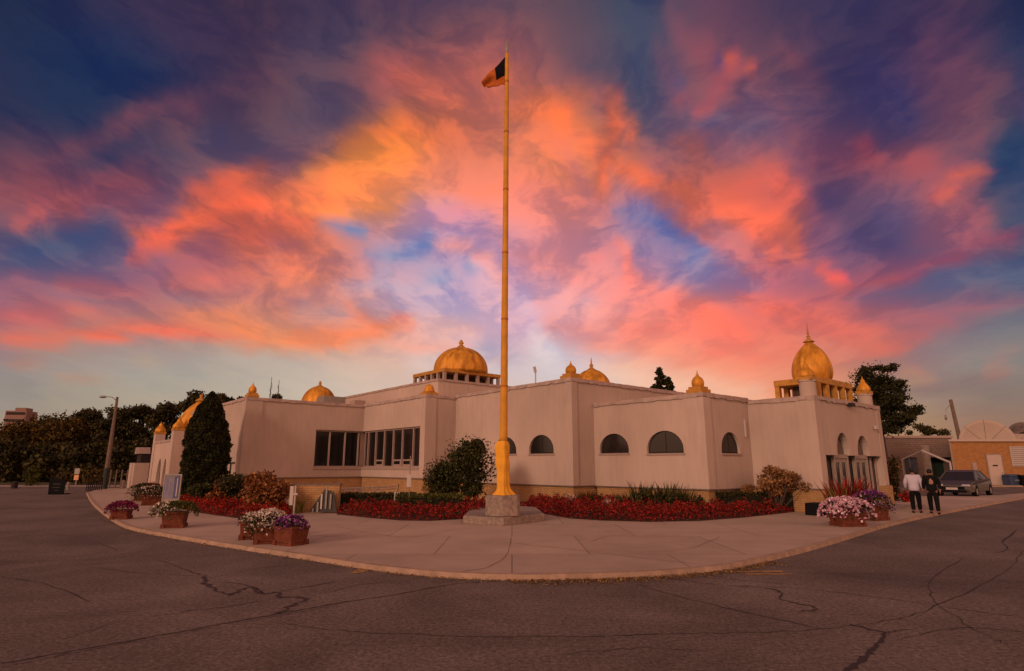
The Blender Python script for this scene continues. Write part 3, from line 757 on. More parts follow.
def bed(name, P, m, label, cat, n=9000, h=.33, leaf=.085, z0=PZ):
    xs = [p[0] for p in P]; ys = [p[1] for p in P]; pts = []
    while len(pts) < n:
        x, y = random.uniform(min(xs), max(xs)), random.uniform(min(ys), max(ys))
        if not inpoly(x, y, P): continue
        d = edge_d(x, y, P); k = min(1, .3+d*2.2)
        gx_, gy_ = math.floor(x/.34), math.floor(y/.34); hs = math.sin(gx_*127.1+gy_*311.7)*43758.5; hs -= math.floor(hs)
        dx_, dy_ = x-(gx_+.5+.3*(hs-.5))*.34, y-(gy_+.5+.3*(hs-.5))*.34
        bumpy = (.45+.55*math.exp(-(dx_*dx_+dy_*dy_)/.022))*(.72+.55*hs)+random.uniform(-.10, .10)
        pts.append((x, y, z0+h*k*bumpy*(1 if random.random() < .55 else random.random())))
    o = leaf_mesh(name, pts, leaf, m, None, .25, .8)
    tag(o, label, cat, None, 'stuff'); return o
# ------------------------------------------------------------------ temple (local axes: x runs away to the right, y away to the left)
RZ = R(40.3); C0 = Vector((2.63, 26, 0))
TINV = (Matrix.Translation(C0) @ Matrix.Rotation(RZ, 4, 'Z')).inverted()
T_ = empty('temple', C0, RZ, 'low pink stucco temple with golden domes and arched windows behind the flagpole', 'temple')
def L(p): return TINV @ p
def mg(z0, z1): return z0
ST = M_['stucco']; BRK = brickmat('tan_brick', (.36, .19, .075, 1), (.42, .24, .10, 1), (.20, .12, .07, 1), .24, .08)
def arch_yz(y0, y1, zs, zt, n=14):
    c = (y0+y1)/2; r = abs(y1-y0)/2; leg = (zt-zs)*.18
    return [(c-r, zs)]+[(c-r*math.cos(math.pi*i/n), zs+leg+(zt-zs-leg)*math.sin(math.pi*i/n)) for i in range(n+1)]+[(c+r, zs)]
def block(x0, x1, y0, y1, zb, zt, cuts=(), name='stucco_wall'):
    o = MB().box(x0, x1, y0, y1, zb, zt).build(name, ST, T_)
    if cuts: carve(o, cuts)
    return o
def strip_x(x, y0, y1, zt, h=.13, out=.06):     # coping on an x = const face (outside is -x)
    g = MB(); n = max(2, int(abs(y1-y0)/.28)); prev = None
    for i in range(n):
        a = y0+(y1-y0)*i/n; b = y0+(y1-y0)*(i+1)/n; hh = h*random.uniform(.8, 1.15); oo = out*random.uniform(.93, 1.06)
        g.box(x-oo, x+.25, min(a, b), max(a, b)-.002, zt-hh, zt+.03+random.uniform(0, .012))
    return g.build('coping', M_['coping'], T_)
def strip_y(y, x0, x1, zt, h=.13, out=.06):
    g = MB(); n = max(2, int(abs(x1-x0)/.28))
    for i in range(n):
        a = x0+(x1-x0)*i/n; b = x0+(x1-x0)*(i+1)/n; hh = h*random.uniform(.8, 1.15); oo = out*random.uniform(.93, 1.06)
        g.box(a, b-.002, y-oo, y+.25, zt-hh, zt+.03+random.uniform(0, .012))
    return g.build('coping', M_['coping'], T_)
ZL, ZR = 1.15, .93
# arched windows: (plane, u0, u1, sill, top)
AR = [(0, 1.18, 2.84, 2.33, 3.18), (0, 3.75, 5.41, 2.35, 3.18), (0, 6.12, 7.66, 2.38, 3.18)]
AR2 = [(1.4, -1.93, -.30, 2.32, 3.16), (1.4, -4.62, -2.88, 2.28, 3.17)]
cT = [MB().prism_x(arch_yz(a, b, s_, t), x-.2, x+.28) for x, a, b, s_, t in AR]
block(0, 13, 0, 8.86, .95, 5.58, cT)
cR = [MB().prism_x(arch_yz(a, b, s_, t), x-.2, x+.28) for x, a, b, s_, t in AR2]
a6 = (2.48, 3.86, 2.27, 3.10)
cR.append(MB().prism_y(arch_yz(a6[0], a6[1], a6[2], a6[3]), -5.8, -5.32))
block(1.4, 11.2, -5.6, -.003, ZR, 4.52, cR)
# portico with storefront
cP = [MB().box(5.30, 11.05, -8.5, -7.9, .0, 2.2)]
for a, b, t in ((6.42, 7.70, 3.10), (8.50, 9.78, 3.05)): cP.append(MB().prism_y(arch_yz(a, b, 2.1, t), -8.55, -7.95))
block(4.75, 11.5, -8.3, -5.603, .16, 4.42, cP)
cM = [MB().box(-2.2, -1.70, 9.35, 16.2, 1.70, 3.86), MB().box(-4.95, -1.71, 15.78, 16.25, 1.701, 3.861)]
block(-1.95, 13, 8.863, 16.003, ZL, 5.50, [cM[0]])
block(-8.97, 14, 16.006, 28.9, ZL, 5.45, [cM[1], MB().box(-9.2, -8.8, 17.0, 19.6, 1.18, 1.98)])
block(.45, 10, 11.4, 28, 5.46, 6.85)
# brick plinth under each block
def plinth(x0, x1, y0, y1, z, d=.05): return MB().box(x0+d, x1-d, y0+d, y1-d, -.05, z+.01).build('brick_plinth', BRK, T_)
plinth(0, 13, 0, 8.86, .95); plinth(1.4, 11.2, -5.6, 0, ZR); plinth(-1.95, 13, 8.9, 16, ZL); plinth(-8.97, 14, 16, 28.9, ZL)
MB().box(4.70, 5.29, -8.36, -5.61, -.05, .90).build('brick_plinth', BRK, T_)
MB().box(11.03, 11.62, -8.42, -7.8, -.05, .93).build('brick_plinth', BRK, T_)
# dark drip ledge where stucco meets brick
g = MB()
g.box(-.04, .1, -.04, 8.86, .91, .955); g.box(-.035, 1.39, -.037, .05, .913, .952)
g.box(1.36, 1.5, -5.64, -.01, ZR-.04, ZR+.003); g.box(1.37, 4.74, -5.637, -5.5, ZR-.038, ZR+.002)
g.box(4.67, 5.29, -8.39, -5.62, .902, .945)
g.box(-1.99, -1.85, 8.82, 15.99, ZL-.045, ZL+.004); g.box(-1.98, .0, 8.825, 8.95, ZL-.04, ZL+.003)
g.box(-9.0, -2.0, 15.966, 16.1, ZL-.043, ZL+.002); g.box(-9.01, -8.9, 15.97, 27.9, ZL-.046, ZL+.003)
g.build('ledge', M_['ledge'], T_)
# pilasters
def pil(x0, x1, y0, y1, z0, z1): MB().box(x0, x1, y0, y1, z0, z1-.14).build('pilaster', ST, T_)
pil(-.04, .30, -.041, .34, .96, 5.58)
pil(1.36, 1.86, -5.64, -4.75, ZR+.01, 4.52)
pil(4.71, 4.9, -8.34, -7.62, .95, 4.42); pil(4.712, 5.2, -8.341, -8.2, .95, 4.42)
pil(11.1, 11.54, -8.34, -7.7, .94, 4.42)
pil(-1.99, -1.3, 8.822, 9.30, ZL+.01, 5.5)
pil(-9.01, -8.10, 15.965, 16.75, ZL+.01, 5.45)
strip_x(0, -.05, 8.86, 5.58); strip_y(0, .26, 12, 5.58)
strip_x(1.4, -5.65, -.05, 4.52); strip_y(-5.6, 1.66, 4.74, 4.52)
strip_x(4.75, -8.35, -5.66, 4.42); strip_y(-8.3, 5.01, 11.55, 4.42)
strip_x(-1.95, 8.83, 15.98, 5.50); strip_y(8.87, -1.69, -.07, 5.50)
strip_y(16.0, -9.0, -2.02, 5.45); strip_x(-8.97, 16.26, 28.9, 5.45)
strip_x(.45, 11.36, 27, 6.85, .1); strip_y(11.4, .71, 9, 6.85, .1)
# glass, sills and frames of the arched windows
GL = bpy.data.materials.new('dark_window_glass'); GL.use_nodes = True; b = GL.node_tree.nodes['Principled BSDF']
b.inputs['Base Color'].default_value = (.010, .008, .008, 1); b.inputs['Roughness'].default_value = .12; b.inputs['Specular IOR Level'].default_value = .50
GL2 = mat('dusty_window_glass', (.018, .014, .013), .18, 0, .6, 1.5, spec=.4)
CUR = mat('blind', (.075, .06, .055), .8, 0, .15, 2)
def shrink(P, k):
    cx = sum(p[0] for p in P)/len(P); z0 = min(p[1] for p in P)
    return [(cx+(p[0]-cx)*k, z0+.05+(p[1]-z0)*(k-.02)) for p in P]
def archwin(ax, pl_, u0, u1, zs, zt, gl):
    P = arch_yz(u0+.002, u1-.002, zs+.002, zt-.002)
    fn = 'prism_x' if ax == 'x' else 'prism_y'
    fr = MB(); getattr(fr, fn)(P, pl_+.11, pl_+.275); w = fr.build('arched_window', M_['dark'], T_)
    gp = MB(); getattr(gp, fn)(shrink(P, .93), pl_+.095, pl_+.113); gp.build('pane', gl, w)
    c = (u0+u1)/2; mu_ = MB()
    if ax == 'x': mu_.box(pl_+.085, pl_+.096, c-.012, c+.012, zs+.05, zt-.08)
    else: mu_.box(c-.012, c+.012, pl_+.085, pl_+.096, zs+.05, zt-.08)
    mu_.build('muntin', M_['dark'], w)
    s_ = MB()
    if ax == 'x': s_.box(pl_-.04, pl_+.12, u0-.05, u1+.05, zs-.075, zs+.001)
    else: s_.box(u0-.05, u1+.05, pl_-.04, pl_+.12, zs-.075, zs+.001)
    s_.build('sill', M_['trim'], w)
    return w
for i, (x, a, b_, s_, t) in enumerate(AR+AR2): archwin('x', x, a, b_, s_, t, GL if i in (0, 4, 2) else GL2)
archwin('y', -5.6, *a6, GL2)
# corner window strip
def strip_window(ax, pl_, u0, u1, z0, z1, mull, low, fm=None):
    fm = fm or M_['trim']
    fr = MB(); w_ = .035
    def bx(M, a, b, za, zb, d0, d1):
        if ax == 'x': M.box(pl_+d0, pl_+d1, a, b, za, zb)
        else: M.box(a, b, pl_+d0, pl_+d1, za, zb)
    bx(fr, u0, u1, z0, z0+.07, .12, .2); bx(fr, u0, u1, z1-.07, z1, .12, .2); bx(fr, u0, u0+.06, z0+.07, z1-.07, .12, .2); bx(fr, u1-.06, u1, z0+.07, z1-.07, .12, .2)
    w = fr.build('strip_window', fm, T_)
    for m_ in mull: q = MB(); bx(q, m_-w_, m_+w_, z0+.07, z1-.07, .10, .21); q.build('mullion', fm, w)
    for a, b in low: q = MB(); bx(q, a, b, z0+.07, z0+.42, .13, .2); q2 = q.build('hopper', M_['trim'], w); q = MB(); bx(q, a+.1, b-.1, z0+.16, z0+.34, .12, .131); q.build('hopper_glass', GL, w)
    gq = MB(); bx(gq, u0+.03, u1-.03, z0+.03, z1-.03, .205, .225); gq.build('pane', GL, w)
    q = MB(); bx(q, u0-.04, u1+.04, z0-.13, z0-.001, -.05, .1); q.build('sill', M_['trim'], w)
    return w
strip_window('x', -1.95, 9.36, 15.97, 1.71, 3.85, [10.22, 11.4, 12.42, 13.48, 14.53, 15.5], [(10.3, 11.3), (11.5, 12.35), (13.56, 14.45)])
strip_window('y', 16.0, -4.94, -1.98, 1.711, 3.85, [-4.02, -3.05, -2.17], [])
strip_window('x', -8.97, 17.02, 19.58, 1.19, 1.97, [18.3], [], M_['dark'])
# storefront: framed glass, two double doors
w = MB().box(5.31, 11.04, -8.02, -7.99, .2, 2.19).build('storefront_glass', GL, T_)
MB().box(5.31, 11.04, -8.12, -7.99, .12, .2).build('threshold', M_['ledge'], T_)
for x_, wd in ((5.36, .05), (5.75, .04), (8.1, .05), (10.4, .05), (10.98, .06)):
    MB().box(x_-wd, x_+wd, -8.09, -8.03, .2, 2.15).build('mullion', M_['dark'] if x_ < 10 else M_['trim'], T_)
MB().box(5.31, 11.04, -8.12, -8.035, 2.13, 2.21).build('transom', M_['dark'], T_)
for a, b in ((6.42, 7.70), (8.50, 9.78)):
    d = MB(); d.box(a-.07, a+.03, -8.17, -8.04, .14, 2.24); d.box(b-.03, b+.07, -8.17, -8.04, .14, 2.24); d.box(a+.03, b-.03, -8.17, -8.04, 2.08, 2.24)
    d = d.build('door_frame', M_['pale'], T_)
    c = (a+b)/2
    for u0, u1 in ((a+.03, c-.005), (c+.005, b-.03)):
        q = MB(); q.box(u0, u0+.09, -8.12, -8.05, .16, 2.07); q.box(u1-.09, u1, -8.12, -8.05, .16, 2.07); q.box(u0+.09, u1-.09, -8.12, -8.05, .16, .40); q.box(u0+.09, u1-.09, -8.12, -8.05, 1.93, 2.07)
        dd = q.build('glass_door', M_['pale'], T_)
        MB().box(u0+.09, u1-.09, -8.09, -8.07, .40, 1.93).build('pane', GL, dd)
        MB().tube([(c+(.05 if u0 > a+.3 else -.05), -8.16, .9), (c+(.05 if u0 > a+.3 else -.05), -8.16, 1.4)], .015, 6).build('handle', M_['metal'], dd)
    t_ = {6.42: 3.10}.get(a, 3.05)
    fw = MB().prism_y(arch_yz(a+.003, b-.003, 2.25, t_-.003), -8.03, -7.98).build('fanlight', CUR, T_)
    MB().prism_y(arch_yz(a+.05, b-.05, 2.25, 2.85), -8.06, -8.035).build('blind', mat('pale_blind', (.15, .11, .095), .8, 0, .15, 3), fw)
MB().box(5.0, 11.5, -9.6, -8.36, -.02, .15).build('entrance_step', M_['concrete'], T_)
MB().box(10.55, 10.68, -8.46, -8.33, 3.38, 3.52).build('wall_light', M_['white'], T_)
MB().box(4.3, 4.38, -5.68, -5.61, 2.95, 3.65).build('wall_plaque', M_['white'], T_)
MB().box(7.9, 8.3, -8.5, -8.37, 4.22, 4.36).build('floodlight', M_['dark'], T_)
# ---- domes
GO = M_['gold']; GM = M_['goldm']
def onion(cx, cy, z, r, h, tall=False, fin=.5, seg=64, lobes=14, name='dome'):
    n = 22; pr = []
    for i in range(n+1):
        t = i/n
        if tall:   # pointed bulb
            rr = r*(math.sin(math.pi*(.30+.70*t)) ** .72) if t < 1 else 0; rr = max(rr, r*.07*(1-t)); zz = h*t
            rr = r*[.84, .90, .945, .975, .995, 1, .998, .99, .975, .955, .93, .895, .855, .81, .755, .695, .625, .545, .45, .35, .24, .13, .07][i]
        else:
            a = -.12+(math.pi/2+.12)*t; rr = r*max(math.cos(a), .05)**.92; zz = h*(math.sin(a)+.12)/1.12
        pr.append((rr, zz))
    o = MB().lathe(pr, (cx, cy, z), seg, lobes, .075).build(name, GO, T_, True)
    p = MB(); top = z+h
    s_ = r*.2
    p.lathe([(s_*1.5, -s_*.35), (s_*1.1, 0), (s_*.6, s_*.35), (s_*.28, s_*.7), (s_*.5, s_*1.0), (s_*.28, s_*1.35), (s_*.16, s_*1.6), (s_*.16, fin*.7), (s_*.03, fin)], (cx, cy, top-s_*.1), 12)
    p.build('finial', GM, o, True)
    return o
def cupola(cx, cy, z, w, h, style='onion'):
    k = MB()
    k.box(cx-w/2, cx+w/2, cy-w/2, cy+w/2, z+.02, z+.02+h*.16); k.box(cx-w*.4, cx+w*.4, cy-w*.4, cy+w*.4, z+.02+h*.16, z+h*.30)
    o = k.build('cupola_base', GM, T_)
    if style == 'onion':
        r = w*.36; b0 = z+h*.28; H = h*.50
        pr = [(r*.75, 0), (r*.95, H*.18), (r, H*.38), (r*.94, H*.58), (r*.76, H*.78), (r*.45, H*.93), (r*.22, H*1.02), (r*.28, H*1.10), (r*.10, H*1.2), (r*.05, H*1.45)]
    elif style == 'bell':
        r = w*.42; b0 = z+h*.28; H = h*.66
        pr = [(r*1.0, 0), (r*.95, H*.2), (r*.80, H*.5), (r*.66, H*.8), (r*.5, H*.95), (r*.2, H*1.02), (r*.1, H*1.1)]
    else:
        r = w*.52; b0 = z+h*.16; H = h*.62
        pr = [(r*.98, 0), (r*1.0, H*.15), (r*.95, H*.35), (r*.72, H*.55), (r*.5, H*.72), (r*.3, H*.9), (r*.34, H*.98), (r*.14, H*1.1), (r*.04, H*1.35)]
    MB().lathe(pr, (cx, cy, b0), 20).build('cupola', GO, o, True)
    return o
# central pavilion
ZS = 7.40
cc = L(atY(460.5, 372, 38.0)); x0, y0 = 1.0, 11.65; x1 = 5.45; y1 = 15.3
cc.x = (cc.x+ (x0+x1)/2)/2
MB().box(x0, x1, y0, y1, ZS, ZS+.22).build('pavilion_roof', GM, T_, bevel=.02)
MB().box(x0+.7, x1-.7, y0+.9, y1-.7, 6.86, ZS-.003).build('lantern_wall', mat('lantern_shade', (.07, .045, .035), .9), T_)
for i in range(6):
    f = i/5
    for (xx, yy) in {(x0+.12+(x1-x0-.24)*f, y0+.12), (x0+.12+(x1-x0-.24)*f, y1-.12)}: MB().box(xx-.09, xx+.09, yy-.09, yy+.09, 6.86, ZS).build('pavilion_post', M_['trim'], T_)
for i in range(1, 5):
    f = i/5; yy = y0+.12+(y1-y0-.24)*f
    for xx in (x0+.12, x1-.12): MB().box(xx-.09, xx+.09, yy-.09, yy+.09, 6.86, ZS).build('pavilion_post', M_['trim'], T_)
onion(cc.x, cc.y, ZS+.22, 1.76, 1.72, fin=.55, lobes=16)
# low dome on the left wing, dome on the right rear
c = L(atY(319.5, 392, 40)); onion(c.x, c.y, 5.45, 1.18, 1.62, fin=.4, lobes=14)
c = L(atY(591.5, 372, 38)); onion(c.x, c.y, 5.6, 1.42, 2.30, fin=.85, lobes=14)
# portico pavilion with the tall pointed dome
c = L(atY(813, 380, 26.0)); ZP = 5.14
x0, x1, y0, y1 = c.x-1.75, c.x+1.75, c.y-.95, c.y+.95
MB().box(x0, x1, y0, y1, ZP, ZP+.26).build('pavilion_roof', GM, T_, bevel=.02)
for i in range(5):
    f = i/4; xx = x0+.12+(x1-x0-.24)*f
    for yy in (y0+.12, y1-.12): MB().box(xx-.10, xx+.10, yy-.10, yy+.10, 4.4, ZP).build('pavilion_post', GM, T_)
MB().box(x0+.6, x1-.6, y0+.55, y1-.55, 4.4, ZP-.003).build('lantern_wall', bpy.data.materials['lantern_shade'], T_)
o = onion(c.x, c.y, ZP+.26, .83, 1.9, True, fin=.85, lobes=12)
tr = MB()
for i in range(4): tr.ball((c.x, c.y, ZP+.26+1.95+i*.14), (.10-.02*i,)*2+(.045,), 10, 6)
tr.build('spire_rings', GM, o, True)
# cupolas
cupola(.45, .45, 5.62, .70, .86); cupola(1.85, -5.15, 4.56, .68, .92); cupola(-8.6, 16.4, 5.5, .60, .88); cupola(-1.5, 9.3, 5.53, .76, .62, 'bell')
def column(cx, cy, z0, z1, r):
    k = MB().lathe([(r, 0), (r, (z1-z0)-.07), (r*1.12, (z1-z0)-.06), (r*1.12, (z1-z0))], (cx, cy, z0), 20); k.build('roof_column', ST, T_)
column(5.3, -7.9, 4.42, 5.12, .31); cupola(5.3, -7.9, 5.10, .62, .82, 'temple')
column(11.1, -7.93, 4.42, 5.0, .30); cupola(11.1, -7.93, 4.98, .56, .86, 'temple')
# roof services
MB().box(-3.7, -2.2, 18.2, 19.4, 5.46, 6.15, .03, .03).build('roof_unit', M_['metal'], T_)
MB().box(-2.05, -1.3, 17.2, 17.9, 5.46, 5.9).build('roof_unit', M_['trim'], T_)
c = L(atY(535.5, 372, 36)); q = MB().tube([(c.x, c.y, 5.5), (c.x, c.y, 7.55)], .04, 6); q.tube([(c.x, c.y, 7.4), (c.x-.1, c.y, 7.75)], .09, 6); q.build('roof_vent', M_['white'], T_)
# left portico: smaller, in front of the side wall
cL = [MB().prism_x(arch_yz(a, b, .05, 2.3), -10.3, -9.72) for a, b in ((29.35, 30.45), (31.05, 32.5))]
block(-10, -8.975, 28, 35, .0, 3.55, cL)
for a, b in ((29.35, 30.45), (31.05, 32.5)):
    d = MB().prism_x(arch_yz(a+.003, b-.003, .06, 2.29), -9.78, -9.73).build('arched_door', GL, T_)
    q = MB(); c_ = (a+b)/2
    for y_ in (a+.05, c_, b-.05): q.box(-9.83, -9.785, y_-.045, y_+.045, .06, 1.65)
    q.box(-9.83, -9.785, a+.095, c_-.045, 1.55, 1.65); q.box(-9.83, -9.785, c_+.045, b-.095, 1.55, 1.65); q.build('door_frame', M_['pale'], d)
for y_ in (28.32, 34.6):
    MB().box(-10.06, -9.4, y_-.35, y_+.35, .0, 4.15).build('corner_pier', ST, T_); cupola(-9.72, y_, 4.14, .74, 1.0, 'temple')
strip_x(-10, 28.7, 34.2, 3.55)
MB().box(-10.9, -9.9, 36.2, 38.5, .0, 2.0).build('side_wall', ST, T_)
MB().box(-10.7, -9.9, 36.4, 38.3, 2.7, 3.2, .0, .3).build('side_canopy', M_['trim'], T_)
MB().box(-10.5, -9.0, 36.5, 38.2, 2.0, 2.7).build('side_window', M_['dark'], T_)
c = L(atY(200, 410, 43)); onion(c.x, c.y, 3.7, 1.36, 2.8, True, fin=.1, lobes=12)
MB().box(c.x-.9, c.x+.9, c.y-.9, c.y+.9, 3.4, 3.7).build('dome_plinth', ST, T_)
# ------------------------------------------------------------------ flagpole
FP = Vector((-.28, 18.75, PZ))
fp = empty('flagpole', FP, 0, 'tall saffron-wrapped flagpole on a two-step stone pedestal', 'flagpole')
corners = [at(463, 523.5, PZ), at(503, 526, PZ), at(545, 521, PZ), at(536, 513.5, PZ), at(505, 511, PZ), at(471, 513.5, PZ)]
MB().prism([(p.x-FP.x, p.y-FP.y) for p in corners], -.02, .23).build('lower_step', M_['concrete'], fp, bevel=.03)
pd = MB(); r_ = .56
pd.prism([(r_*math.cos(a), r_*math.sin(a)) for a in (R(-90), R(-38), R(-22), R(22), R(38), R(90), R(142), R(158), R(202), R(218))], .235, .84); pd.build('pedestal', M_['concrete'], fp, bevel=.025)
# gathered cloth wrap with folds
n = 40; prof = [(.29, 0), (.25, .05), (.19, .14), (.155, .24), (.16, .45), (.15, .7), (.175, .9), (.165, 1.1), (.18, 1.3), (.185, 1.48), (.165, 1.56), (.125, 1.63)]
vs = []; fs = []
for j, (r, z) in enumerate(prof):
    for i in range(n):
        a = 2*math.pi*i/n; k = 1+(.10 if j < 3 else .05)*math.sin(a*7+j*.5)+.06*math.sin(a*3+z*3)+random.uniform(-.03, .03)
        sq = 1/max(abs(math.cos(a+.6)), abs(math.sin(a+.6)))**.75
        vs.append((r*k*sq*math.cos(a), r*k*sq*math.sin(a), .845+z))
for j in range(len(prof)-1):
    for i in range(n): fs.append((j*n+i, j*n+(i+1) % n, (j+1)*n+(i+1) % n, (j+1)*n+i))
MB().add(vs, fs).build('cloth_wrap', M_['cloth'], fp)
PTOP = 16.35
def pole_x(z): return .10*(z/PTOP)
pp = []; pr_ = []
for i in range(60):
    z = 2.4+(PTOP-2.4)*i/59; pp.append((pole_x(z), 0, z)); pr_.append(.122-.055*i/59+(.004 if i % 2 else 0))
MB().tube(pp, pr_, 16).build('pole', M_['polecloth'], fp, True)
bandm = mat('band', (.40, .14, .02), .7, 0, .1)
for z in (4.2, 6.4, 8.7, 11, 13.2, 15.2):
    r = .122-.055*(z-2.4)/14+.010; MB().tube([(pole_x(z), 0, z-.03), (pole_x(z), 0, z+.03)], r, 16).build('tie_band', bandm, fp)
sp = MB().tube([(pole_x(PTOP), 0, PTOP-.05), (pole_x(PTOP), 0, PTOP+.16)], .045, 8); sp.lathe([(.03, 0), (.075, .12), (.06, .25), (.012, .5)], (pole_x(PTOP), 0, PTOP+.12), 8, ell=(1, .25)); sp.build('spearhead', M_['metal'], fp)
# flag hanging from the top
def fpnt(px, py): return atY(px, py, FP.y)
fa, fb, fc_, fd = fpnt(505.6, 56.5), fpnt(481, 82), fpnt(487.5, 87.5), fpnt(505, 85)
fv = []; ff = []; nu, nv = 18, 14
for j in range(nv+1):
    for i in range(nu+1):
        u_, v_ = i/nu, j/nv
        a = fa.lerp(fb, u_); b = fd.lerp(fc_, u_); p = a.lerp(b, v_**.9)
        p.y += .09*math.sin(u_*7+v_*3)*u_+.05*math.sin(v_*9+u_*4)*u_; p.z += .03*math.sin(u_*11)*v_
        fv.append(tuple(p)); 
for j in range(nv):
    for i in range(nu): ff.append((j*(nu+1)+i, j*(nu+1)+i+1, (j+1)*(nu+1)+i+1, (j+1)*(nu+1)+i))
allf = [(k, f) for k, f in enumerate(ff)]
dark_ids = set()
for k, f in allf:
    i = k % nu; j = k//nu
    if j < 9 and i/nu < .42-.0*j and (i/nu+.0*j) < .45: dark_ids.add(k)
dark_ids = {k for k in dark_ids if (k//nu)/nv < .62-.7*(k % nu)/nu+.25}
flag = MB().add(fv, ff).build('flag', mat('flag_saffron', (.42, .10, .012), .8, 0, .2, 4), None, True)
tag(flag, 'saffron triangular flag with a dark upper corner hanging limp from the tall pole', 'flag')
pt = MB().add(fv, [f for k, f in allf if k in dark_ids]).build('dark_panel', mat('flag_dark', (.010, .008, .012), .9, 0, .2, spec=.05), flag, True)
for o, th_ in ((flag, .006), (pt, .02)):
    sm_ = o.modifiers.new('t', 'SOLIDIFY'); sm_.thickness = th_; sm_.offset = 0
# ------------------------------------------------------------------ planters
def planter(px, py, w, d, h, rz, label, blooms, green='shrub', spread=1.0, bh=.28, round_=False, nb=1300, ng=700, group='flower planters on the plaza', droop=None, bs=.055):
    p = at(px, py, PZ); e = empty('flower_planter', p, rz, label, 'planter', group)
    b = MB()
    if round_: b.lathe([(w*.36, .03), (w*.42, h*.3), (w*.5, h*.92), (w*.54, h*.93), (w*.54, h), (w*.47, h), (w*.45, h*.9)], (0, 0, 0), 24)
    else:
        b.add([(-w*.44, -d*.42, .05), (w*.44, -d*.42, .05), (w*.44, d*.42, .05), (-w*.44, d*.42, .05), (-w/2, -d/2, h*.86), (w/2, -d/2, h*.86), (w/2, d/2, h*.86), (-w/2, d/2, h*.86)], [(3, 2, 1, 0), (4, 5, 6, 7), (0, 1, 5, 4), (1, 2, 6, 5), (2, 3, 7, 6), (3, 0, 4, 7)])
        b.box(-w*.53, w*.53, -d*.53, d*.53, h*.862, h); b.box(-w*.47, w*.47, -d*.45, d*.45, .0, .049)
    b.build('pot', M_['terra'], e, bevel=0 if round_ else .012)
    if not round_:
        for sx in (-1, 1):
            for sy in (-1, 1): MB().box(sx*w*.42-.05, sx*w*.42+.05, sy*d*.40-.05, sy*d*.40+.05, -.002, .11).build('foot', M_['terra'], e)
    W2, D2 = w*.62*spread, d*.62*spread
    def dome_pts(n, rs, top):
        a = rng.uniform(0, 2*math.pi, n); k = rng.uniform(0, 1, n)**.5; lump = 1+.13*np.sin(a*5+px)+.08*np.sin(a*9+py)
        x = W2*k*np.cos(a)*lump*rs; y = D2*k*np.sin(a)*lump*rs; z = h*.95+bh*np.sqrt(np.clip(1-k**2.4, 0, 1))*top+rng.normal(0, .02, n)
        z -= np.clip(k-.8, 0, 1)*rng.uniform(0, droop or 1.6, n)*h
        return np.stack([x, y, z], 1)
    leaf_mesh('foliage', dome_pts(ng, .97, .92), .075, LM[green], e)
    for nm, key, cnt, side in blooms:
        P = dome_pts(cnt*3, 1.04, 1.08)
        if side: P = P[(P[:, 0]*side[0]+P[:, 1]*side[1]) > side[2]]
        leaf_mesh(nm, P[:cnt], bs, LM[key], e, .2, .9)
    return e
planter(249, 539, .42, .42, .40, R(20), 'small square terracotta planter with thin white flowers, leftmost of the close trio', [('blossom', 'white', 200, None)], bh=.20, ng=300)
planter(267, 543, .52, .50, .36, R(15), 'terracotta planter hidden by trailing white flowers in the middle of the close trio', [('blossom', 'white', 700, None)], spread=1.3, bh=.36, ng=1100, droop=4)
planter(290.5, 544.5, .58, .52, .40, R(-28), 'square terracotta planter topped with purple petunias at the right end of the close trio', [('blossom', 'purple', 420, None), ('white_blossom', 'white', 26, None)], bh=.20, ng=420, spread=1.0)
planter(174, 527.5, .58, .5, .44, R(14), 'rust terracotta planter with green leaves and white flowers, in front of the banner sign', [('blossom', 'white', 200, (-1, -.2, .16))], green='lime', bh=.30, ng=1500, spread=1.75, droop=2)
planter(121, 519, .50, .46, .30, R(10), 'low terracotta planter with a flat mound of magenta flowers near the kerb', [('blossom', 'magenta', 1200, None)], bh=.24, spread=1.45, ng=300)
planter(146, 501, .9, .8, .40, R(0), 'dark planter with red and green plants by the left entrance', [('blossom', 'red', 90, (1, 0, .1))], green='dark', bh=.50, ng=1800, spread=1.5, droop=4.5)
planter(151, 505, .80, .7, .38, R(30), 'planter of white-flowered ground plants between the banner sign and left entrance', [('blossom', 'white', 220, None)], green='dark', bh=.45, ng=1600, spread=1.5, droop=4.5)
planter(848, 526, .80, .60, .36, R(8), 'long terracotta planter overflowing with pale pink petunias at the right kerb', [('blossom', 'pink', 1500, None)], bh=.42, ng=900, spread=1.5, bs=.08, droop=3)
planter(875, 520, .62, .62, .45, R(20), 'dark planter with purple and pink petunias just behind the pale pink ones', [('blossom', 'purple', 520, None), ('pink_blossom', 'pink', 60, None)], bh=.45, ng=1400, spread=1.4, droop=4)
# spiky grasses rising behind the right planters
def blades(name, label, px, py, n, h, r, m, cat='ornamental grass', z=PZ, wd=.02, group=None):
    p = at(px, py, z); b = MB()
    for i in range(n):
        a = random.uniform(0, 6.28); k = random.uniform(0, r); hh = h*random.uniform(.55, 1); sp_ = random.uniform(.1, .45)*hh; a2 = a+random.uniform(-.5, .5); q = random.uniform(0, 6.28)
        x0, y0 = k*math.cos(a), k*math.sin(a); x1, y1 = x0+sp_*.4*math.cos(a2), y0+sp_*.4*math.sin(a2); x2, y2 = x0+sp_*math.cos(a2), y0+sp_*math.sin(a2)
        dx, dy = wd*math.cos(q), wd*math.sin(q)
        b.add([(x0-dx, y0-dy, 0), (x0+dx, y0+dy, 0), (x1+dx*.8, y1+dy*.8, hh*.6), (x1-dx*.8, y1-dy*.8, hh*.6), (x2, y2, hh)], [(0, 1, 2, 3), (3, 2, 4)])
    o = b.build(name, m); o.location = p; tag(o, label, cat, group); return o
